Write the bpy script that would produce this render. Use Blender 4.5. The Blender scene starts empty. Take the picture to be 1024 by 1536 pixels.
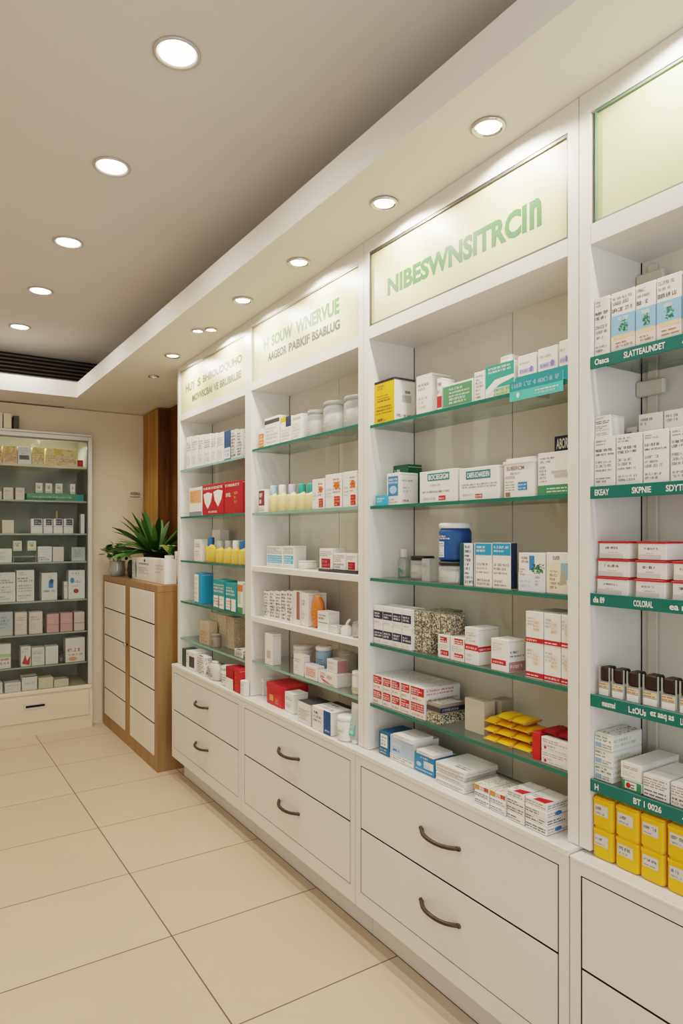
import bpy, bmesh, math, random
from mathutils import Vector
random.seed(7)
SC = bpy.context.scene
COL = SC.collection

# ------------------------------------------------------------------ materials
def lin(h):
    h = h.lstrip('#')
    v = [int(h[i:i+2], 16)/255 for i in (0, 2, 4)]
    return tuple(c/12.92 if c <= .04045 else ((c+.055)/1.055)**2.4 for c in v) + (1,)

PAL = dict(white='#f1eeea', w='#f6f3ee', g='#8a8480', lg='#bdb7b2', dk='#2c2a2a', dkgrey='#3f3e40', black='#17171a',
    red='#c8242b', red2='#b51a26', dred='#9c1c2c', crim='#a80f28', maroon='#7c3b40', orange='#e07a35', peach='#eaa878', yellow='#f0b712',
    yellow2='#e6c458', pyellow='#efe0a4', navy='#24304e', navyb='#1c4f8c', navy2='#2b4a78', dblue='#1f5f88', bblue='#2c86bd', lblue='#b7cde6', sky='#2a98c6',
    blue='#3a82c0', cblue='#2a68a4', cyan='#3cb2d8', paleblue='#a8cfe2', lavender='#c4bddb', violet='#8579bb', teal='#2d9d8d', tealb='#1f8f95', tealt='#2a7a82',
    lteal='#53c3b8', dgreen='#1a5c40', dkgreen='#33463f', green='#4f8f66', green2='#3c8b62', lgreen='#bcd3a8', pgreen='#dfe6d3', pgreen2='#b9c6bd', strip='#0d6b5b',
    cream='#f3dfa0', cream2='#e6dcc4', pinkw='#ecdcd2', pink='#dcaaa8', pink2='#e8cfca', dpink='#b98a90', bluegrey='#c3ccd4', beige='#c3bbac', beige2='#aaa496',
    speck='#8f857a', tan='#b9a78e', tan2='#c2b39c', brown='#9b6a5c', dbrown='#2a1a17', silver='#b9bab8', steel='#7d8b8d', gold='#d8a860', lgrey='#d3d0cc',
    pblue='#8fb2cc', lb='#dfe6ee', dkteal='#1b4a58', sblue='#8fc1e2', sand='#e6cfa0', ivory='#e9e2c8')
MATS = {}
def base_mat(name):
    m = bpy.data.materials.new(name); m.use_nodes = True
    return m, m.node_tree.nodes, m.node_tree.links, m.node_tree.nodes['Principled BSDF']

def mat(name):
    if name in MATS: return MATS[name]
    m, N, L, b = base_mat('print_'+name)
    c = lin(PAL.get(name, name))
    # faint procedural mottling so that the board is not perfectly even
    tx = N.new('ShaderNodeTexNoise'); tx.inputs['Scale'].default_value = 24
    mr = N.new('ShaderNodeMapRange'); mr.inputs[3].default_value = .94; mr.inputs[4].default_value = 1.04
    mx = N.new('ShaderNodeMix'); mx.data_type = 'RGBA'; mx.blend_type = 'MULTIPLY'; mx.inputs[0].default_value = 1
    mx.inputs[6].default_value = c
    L.new(tx.outputs[0], mr.inputs[0]); L.new(mr.outputs[0], mx.inputs[7]); L.new(mx.outputs[2], b.inputs['Base Color'])
    b.inputs['Roughness'].default_value = .5
    MATS[name] = m
    return m

def simple(name, col, rough=.5, metal=0., emit=0., ecol=None, coat=0., spec=None):
    m, N, L, b = base_mat(name)
    b.inputs['Base Color'].default_value = lin(col)
    b.inputs['Roughness'].default_value = rough; b.inputs['Metallic'].default_value = metal
    if emit:
        b.inputs['Emission Color'].default_value = lin(ecol or col); b.inputs['Emission Strength'].default_value = emit
    if coat: b.inputs['Coat Weight'].default_value = coat
    if spec is not None: b.inputs['Specular IOR Level'].default_value = spec
    MATS[name] = m
    return m

def noisy(name, c1, c2, scale, rough=.5, bump=0., stretch=(1, 1, 1), detail=4):
    m, N, L, b = base_mat(name)
    tc = N.new('ShaderNodeTexCoord'); mp = N.new('ShaderNodeMapping'); mp.inputs['Scale'].default_value = stretch
    tx = N.new('ShaderNodeTexNoise'); tx.inputs['Scale'].default_value = scale; tx.inputs['Detail'].default_value = detail
    cr = N.new('ShaderNodeValToRGB'); cr.color_ramp.elements[0].color = lin(c1); cr.color_ramp.elements[1].color = lin(c2)
    cr.color_ramp.elements[0].position = .3; cr.color_ramp.elements[1].position = .7
    L.new(tc.outputs['Object'], mp.inputs[0]); L.new(mp.outputs[0], tx.inputs['Vector']); L.new(tx.outputs[0], cr.inputs[0]); L.new(cr.outputs[0], b.inputs['Base Color'])
    b.inputs['Roughness'].default_value = rough
    if bump:
        bp = N.new('ShaderNodeBump'); bp.inputs['Strength'].default_value = bump; bp.inputs['Distance'].default_value = .01
        L.new(tx.outputs[0], bp.inputs['Height']); L.new(bp.outputs[0], b.inputs['Normal'])
    MATS[name] = m
    return m

def clear(name, tint, gloss=.12, diffuse=.0, dcol='#ffffff'):
    m, N, L, b = base_mat(name)
    out = N['Material Output']; N.remove(b)
    tr = N.new('ShaderNodeBsdfTransparent'); tr.inputs[0].default_value = lin(tint)
    gl = N.new('ShaderNodeBsdfGlossy'); gl.inputs['Roughness'].default_value = .06
    lw = N.new('ShaderNodeLayerWeight'); lw.inputs[0].default_value = .25
    ad = N.new('ShaderNodeMath'); ad.operation = 'MULTIPLY_ADD'; ad.inputs[1].default_value = .6; ad.inputs[2].default_value = gloss*.5; ad.use_clamp = True
    mx = N.new('ShaderNodeMixShader')
    L.new(lw.outputs['Fresnel'], ad.inputs[0]); L.new(ad.outputs[0], mx.inputs[0]); L.new(tr.outputs[0], mx.inputs[1]); L.new(gl.outputs[0], mx.inputs[2])
    last = mx
    if diffuse:
        df = N.new('ShaderNodeBsdfDiffuse'); df.inputs[0].default_value = lin(dcol)
        m2 = N.new('ShaderNodeMixShader'); m2.inputs[0].default_value = diffuse
        L.new(mx.outputs[0], m2.inputs[1]); L.new(df.outputs[0], m2.inputs[2]); last = m2
    L.new(last.outputs[0], out.inputs[0])
    MATS[name] = m
    return m

def tile_floor():
    m, N, L, b = base_mat('floor_tiles')
    tc = N.new('ShaderNodeTexCoord'); mp = N.new('ShaderNodeMapping')
    mp.inputs['Location'].default_value = (-.908+.675*4, -2.62+.594*10, 0)
    br = N.new('ShaderNodeTexBrick'); br.offset = 0; br.squash = 1
    br.inputs['Scale'].default_value = 1; br.inputs['Mortar Size'].default_value = .0028; br.inputs['Mortar Smooth'].default_value = .1
    br.inputs['Brick Width'].default_value = .675; br.inputs['Row Height'].default_value = .594
    br.inputs['Color1'].default_value = lin('#dac6ad'); br.inputs['Color2'].default_value = lin('#d5c0a6'); br.inputs['Mortar'].default_value = lin('#6d5c4a')
    nz = N.new('ShaderNodeTexNoise'); nz.inputs['Scale'].default_value = 2.3; nz.inputs['Detail'].default_value = 6
    mr = N.new('ShaderNodeMapRange'); mr.inputs[3].default_value = .93; mr.inputs[4].default_value = 1.05
    mx = N.new('ShaderNodeMix'); mx.data_type = 'RGBA'; mx.blend_type = 'MULTIPLY'; mx.inputs[0].default_value = 1
    L.new(tc.outputs['Object'], mp.inputs[0]); L.new(mp.outputs[0], br.inputs['Vector']); L.new(tc.outputs['Object'], nz.inputs['Vector'])
    L.new(nz.outputs[0], mr.inputs[0]); L.new(br.outputs['Color'], mx.inputs[6]); L.new(mr.outputs[0], mx.inputs[7]); L.new(mx.outputs[2], b.inputs['Base Color'])
    b.inputs['Roughness'].default_value = .38; b.inputs['Specular IOR Level'].default_value = .35
    bp = N.new('ShaderNodeBump'); bp.inputs['Strength'].default_value = .4; bp.inputs['Distance'].default_value = .002; bp.invert = True
    L.new(br.outputs['Fac'], bp.inputs['Height']); L.new(bp.outputs[0], b.inputs['Normal'])
    MATS['floor'] = m
    return m

def wood(name, c1, c2, c3, axis):
    m, N, L, b = base_mat(name)
    tc = N.new('ShaderNodeTexCoord'); mp = N.new('ShaderNodeMapping')
    mp.inputs['Scale'].default_value = axis
    tx = N.new('ShaderNodeTexNoise'); tx.inputs['Scale'].default_value = 3; tx.inputs['Detail'].default_value = 8; tx.inputs['Distortion'].default_value = .6
    cr = N.new('ShaderNodeValToRGB'); e = cr.color_ramp.elements
    e[0].color = lin(c1); e[1].color = lin(c3); e[0].position = .3; e[1].position = .72
    k = e.new(.5); k.color = lin(c2)
    L.new(tc.outputs['Object'], mp.inputs[0]); L.new(mp.outputs[0], tx.inputs['Vector']); L.new(tx.outputs[0], cr.inputs[0]); L.new(cr.outputs[0], b.inputs['Base Color'])
    b.inputs['Roughness'].default_value = .45
    MATS[name] = m
    return m

tile_floor()
noisy('wall', '#e2d4ba', '#e5d8bf', 3, .8)
noisy('ceil', '#e2dedb', '#e5e1de', 2, .9)
noisy('soffit', '#ece8e0', '#efebe3', 2, .85); noisy('fascia', '#efedeb', '#f2f0ee', 2, .8)
noisy('lacquer', '#e9e5df', '#edeae4', 3, .35)
noisy('lacquer_low', '#e4e1dd', '#e8e5e1', 3, .35)
noisy('backboard', '#d8d4ca', '#dcd8cf', 2, .55)
noisy('sign_face', '#ddd5aa', '#e0d8af', 3, .4)
noisy('sign_face_green', '#cfd3a4', '#d2d6a9', 3, .4)
noisy('panel_cream', '#eee8db', '#f1ebdf', 3, .4)
noisy('showcase_back', '#a3a79f', '#a9ada4', 2, .5)
noisy('showcase_body', '#d9cbb4', '#decfb9', 3, .4)
wood('oak', '#8d6c44', '#9a784d', '#a58459', (6, 6, .5))
wood('post_lit', '#7d5a18', '#a67a26', '#c49838', (9, 9, .5))  # post timber as lit, with the light put into the colour
wood('post_shaded', '#43290c', '#654214', '#7c541b', (9, 9, .5))  # same timber as shaded, with the shade put into the colour
simple('gap_shade', '#120f0d', .9)  # near black stands in for the shade inside gaps and seams
simple('bronze', '#4c423a', .4, .5)
simple('chrome', '#d8d8d8', .15, 1)
simple('alu', '#cbc8c4', .35, .4)
simple('alu_dark', '#6b6a66', .4, .6)
simple('glass_edge', '#226b5e', .25)
simple('glass_edge_pale', '#7fae9f', .25)
simple('strip_green', '#086860', .45)
simple('lamp', '#fff3e0', .5, 0, 22, '#fff1dc')
simple('lamp_dim', '#e8e0d0', .5, 0, .35, '#fff1dc')
simple('vent_dark', '#241f1c', .9)
simple('vent_slat', '#6f655c', .6)
simple('bracket', '#cfc9bd', .45)
simple('leaf', '#3f6a2e', .4)
simple('leaf2', '#5c8a3c', .4)
simple('leaf3', '#22401f', .4)
simple('leaf_yellow', '#c3cf6a', .4)
simple('dark_glass', '#2a2b26', .15)
simple('soil', '#2b2018', .9)
clear('clear', '#f2f6f4', .15, .28, '#eef0ee')
clear('shelf_glass', '#f2faf7', .06, .025, '#dff0e8')
clear('door_glass', '#f6f8f7', .03)

# ------------------------------------------------------------------ mesh builder
class MB:
    big = 1
    def __init__(s): s.v = []; s.f = []; s.m = []; s.sm = []; s.slots = []
    def mi(s, m):
        if m not in s.slots: s.slots.append(m)
        return s.slots.index(m)
    def face(s, pts, m, smooth=False):
        n = len(s.v); s.v += [tuple(p) for p in pts]; s.f.append(tuple(range(n, n+len(pts)))); s.m.append(s.mi(m)); s.sm.append(smooth)
    def add(s, vs, fs, m, smooth=False):
        n = len(s.v); s.v += [tuple(p) for p in vs]; i = s.mi(m)
        for f in fs: s.f.append(tuple(n+a for a in f)); s.m.append(i); s.sm.append(smooth)
    def box(s, x0, x1, y0, y1, z0, z1, m, bev=0., fm=None):
        c = (x0, y0, z0), (x1, y1, z1); fm = fm or {}
        b = min(bev, (x1-x0)*.45, (y1-y0)*.45, (z1-z0)*.45)
        if b <= 0:
            P = lambda i, j, k: (c[i][0], c[j][1], c[k][2])
            for key, q in (('-x', ((0,0,0),(0,0,1),(0,1,1),(0,1,0))), ('+x', ((1,0,0),(1,1,0),(1,1,1),(1,0,1))), ('-y', ((0,0,0),(1,0,0),(1,0,1),(0,0,1))),
                           ('+y', ((0,1,0),(0,1,1),(1,1,1),(1,1,0))), ('-z', ((0,0,0),(0,1,0),(1,1,0),(1,0,0))), ('+z', ((0,0,1),(1,0,1),(1,1,1),(0,1,1)))):
                s.face([P(*t) for t in q], fm.get(key, m))
            return
        n = len(s.v); idx = {}
        for sx in (0, 1):
            for sy in (0, 1):
                for sz in (0, 1):
                    base = [c[sx][0], c[sy][1], c[sz][2]]; ins = [base[0]+(b if sx == 0 else -b), base[1]+(b if sy == 0 else -b), base[2]+(b if sz == 0 else -b)]
                    for a in range(3):
                        p = list(ins); p[a] = base[a]; idx[(sx, sy, sz, a)] = len(s.v); s.v.append(tuple(p))
        def F(l, mm): s.f.append(tuple(l)); s.m.append(s.mi(mm)); s.sm.append(False)
        for a, key in enumerate('xyz'):
            for e in (0, 1):
                o = [i for i in range(3) if i != a]; q = []
                for u, w in ((0,0),(1,0),(1,1),(0,1)):
                    t = [0, 0, 0]; t[a] = e; t[o[0]] = u; t[o[1]] = w; q.append(idx[tuple(t)+(a,)])
                F(q, fm.get('-+'[e]+key, m))
        for a in range(3):
            o = [i for i in range(3) if i != a]
            for u in (0, 1):
                for w in (0, 1):
                    def K(e, ax): t = [0, 0, 0]; t[a] = e; t[o[0]] = u; t[o[1]] = w; return idx[tuple(t)+(ax,)]
                    F([K(0, o[0]), K(1, o[0]), K(1, o[1]), K(0, o[1])], m)
        for sx in (0, 1):
            for sy in (0, 1):
                for sz in (0, 1): F([idx[(sx, sy, sz, a)] for a in range(3)], m)
    def prism(s, pts, z0, z1, m, fm_top=None, smooth=False):
        """vertical walls over an outline; z1 may be a function of (x, y)"""
        zt = z1 if callable(z1) else (lambda x, y: z1)
        n = len(pts)
        vs = [(x, y, z0) for x, y in pts]+[(x, y, zt(x, y)) for x, y in pts]
        s.add(vs, [(i, (i+1) % n, n+(i+1) % n, n+i) for i in range(n)], m, smooth)
        s.face([vs[i] for i in range(n)], m); s.face([vs[n+i] for i in range(n)], fm_top or m)
    def lathe(s, prof, m, seg=24, cx=0, cy=0, sx=1, sy=1, smooth=True):
        vs = []
        for r, z in prof:
            for i in range(seg):
                a = 2*math.pi*i/seg; vs.append((cx+sx*r*math.cos(a), cy+sy*r*math.sin(a), z))
        fs = [(j*seg+i, j*seg+(i+1) % seg, (j+1)*seg+(i+1) % seg, (j+1)*seg+i) for j in range(len(prof)-1) for i in range(seg)]
        fs.append(tuple(range(seg))); fs.append(tuple((len(prof)-1)*seg+i for i in range(seg)))
        s.add(vs, fs, m, smooth)
    def tube(s, path, r, m, seg=8, flat=1.):
        vs = []; k = len(path)
        for i, p in enumerate(path):
            p = Vector(p); t = (Vector(path[min(i+1, k-1)])-Vector(path[max(i-1, 0)])).normalized()
            u = t.cross(Vector((0, 0, 1)));  u = u.normalized() if u.length > 1e-4 else Vector((1, 0, 0)); w = u.cross(t).normalized()
            rr = r[i] if isinstance(r, (list, tuple)) else r
            for j in range(seg):
                a = 2*math.pi*j/seg; vs.append(tuple(p+u*(math.cos(a)*rr)+w*(math.sin(a)*rr*flat)))
        fs = [(i*seg+j, i*seg+(j+1) % seg, (i+1)*seg+(j+1) % seg, (i+1)*seg+j) for i in range(k-1) for j in range(seg)]
        fs += [tuple(range(seg)), tuple((k-1)*seg+j for j in range(seg))]
        s.add(vs, fs, m, True)
    def mesh(s, name):
        me = bpy.data.meshes.new(name); me.from_pydata(s.v, [], s.f)
        for m in s.slots: me.materials.append(MATS.get(m) or mat(m))
        me.polygons.foreach_set('material_index', s.m); me.polygons.foreach_set('use_smooth', s.sm)
        bm = bmesh.new(); bm.from_mesh(me); bmesh.ops.recalc_face_normals(bm, faces=bm.faces); bm.to_mesh(me); bm.free()
        me.update()
        return me
    def obj(s, name, parent=None, loc=(0, 0, 0), rz=0):
        o = bpy.data.objects.new(name, s.mesh(name)); COL.objects.link(o); o.location = loc; o.rotation_euler = (0, 0, rz)
        if parent: o.parent = parent
        return o

def tag(o, label, cat, group=None):
    o['label'] = label; o['category'] = cat
    if group: o['group'] = group
    return o
def thing(name, label, cat, loc=(0, 0, 0), rz=0, group=None):
    o = bpy.data.objects.new(name, None); COL.objects.link(o); o.location = loc; o.rotation_euler = (0, 0, rz); o.empty_display_size = .1
    return tag(o, label, cat, group)
def struct(mb, name, parent=None):
    o = mb.obj(name, parent); o['kind'] = 'structure'; return o
def bx(name, parent, x0, x1, y0, y1, z0, z1, m, bev=0., fm=None, loc=(0, 0, 0)):
    b = MB(); b.box(x0, x1, y0, y1, z0, z1, m, bev, fm); return b.obj(name, parent, loc)

# ------------------------------------------------------------------ lettering
FONT = {}
def word_mesh(txt, bold=.0):
    key = (txt, bold)
    if key in FONT: return FONT[key]
    c = bpy.data.curves.new('lettering', 'FONT'); c.body = txt; c.size = 1; c.offset = bold; c.resolution_u = 3
    o = bpy.data.objects.new('lettering', c); COL.objects.link(o)
    bpy.context.view_layer.update()
    me = o.evaluated_get(bpy.context.evaluated_depsgraph_get()).to_mesh()
    vs = [tuple(v.co) for v in me.vertices]; fs = [tuple(p.vertices) for p in me.polygons]
    o.evaluated_get(bpy.context.evaluated_depsgraph_get()).to_mesh_clear()
    bpy.data.objects.remove(o); bpy.data.curves.remove(c)
    x0 = min(v[0] for v in vs); x1 = max(v[0] for v in vs); y0 = min(v[1] for v in vs); y1 = max(v[1] for v in vs)
    FONT[key] = ([((v[0]-x0)/(x1-x0), (v[1]-y0)/(y1-y0)) for v in vs], fs)
    return FONT[key]

def decal(mb, P, W, H, des, rng):
    """printed marks on a face; P(s, t, off) gives the point, W x H its size in metres"""
    lay = 0
    for d in des:
        k, s0, t0, s1, t1, c = d[:6]; lay += 1; off = .0003+.00006*lay
        if k == 'R':
            n = 10 if getattr(P, 'curved', False) else 1
            for i in range(n):
                a, e = s0+(s1-s0)*i/n, s0+(s1-s0)*(i+1)/n; mb.face([P(a, t0, off), P(e, t0, off), P(e, t1, off), P(a, t1, off)], c)
        elif k == 'P':
            mb.face([P(s0+(s1-s0)*a, t0+(t1-t0)*b, off) for a, b in d[6]], c)
        elif k == 'C':
            mb.face([P((s0+s1)/2+(s1-s0)/2*math.cos(i*math.pi/8), (t0+t1)/2+(t1-t0)/2*math.sin(i*math.pi/8), off) for i in range(16)], c)
        elif k == 'W':
            vs, fs = word_mesh(d[6], .02)
            mb.add([P(s0+(s1-s0)*x, t0+(t1-t0)*y, off) for x, y in vs], fs, c)
        elif k == 'S':      # speckle
            for _ in range(d[6]):
                a = s0+(s1-s0)*rng.random()*.94; b = t0+(t1-t0)*rng.random()*.95; big = getattr(mb, 'big', 1); e = big*rng.uniform(.002, .0065)/W; f = big*rng.uniform(.0018, .005)/H
                e = min(e, s1-a); f = min(f, t1-b)
                mb.face([P(a, b, off), P(a+e, b, off), P(a+e, b+f, off), P(a, b+f, off)], c)
        elif k == 'L':
            n = d[6]; pitch = (t1-t0)/n
            for i in range(n):
                tb = t1-(i+1)*pitch+pitch*.16; lh = pitch*.62*rng.choice((.75, 1, 1)); ph = lh*H
                lw = max(.55*ph, .0035)/W; s = s0; end = s1-(s1-s0)*rng.choice((0, 0, .15, .35))
                th = min(.24*lw, lw*.3)
                while s < end-lw*.8:
                    for _ in range(rng.randint(2, 6)):
                        if s > end-lw*.8: break
                        if ph < .0045:
                            mb.face([P(s, tb, off), P(s+lw*.8, tb, off), P(s+lw*.8, tb+lh*.8, off), P(s, tb+lh*.8, off)], c)
                        else:
                            bars = []
                            if rng.random() < .8: bars.append((0, 0, .28, 1))
                            if rng.random() < .55: bars.append((.58, 0, .84, 1))
                            for yy in (0, .42, .8):
                                if rng.random() < .5: bars.append((0, yy, .84, yy+.2))
                            for a0, b0, a1, b1 in bars or [(0, 0, .28, 1)]:
                                mb.face([P(s+lw*a0, tb+lh*b0, off), P(s+lw*a1, tb+lh*b0, off), P(s+lw*a1, tb+lh*b1, off), P(s+lw*a0, tb+lh*b1, off)], c)
                        s += lw
                    s += lw*.8

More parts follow.
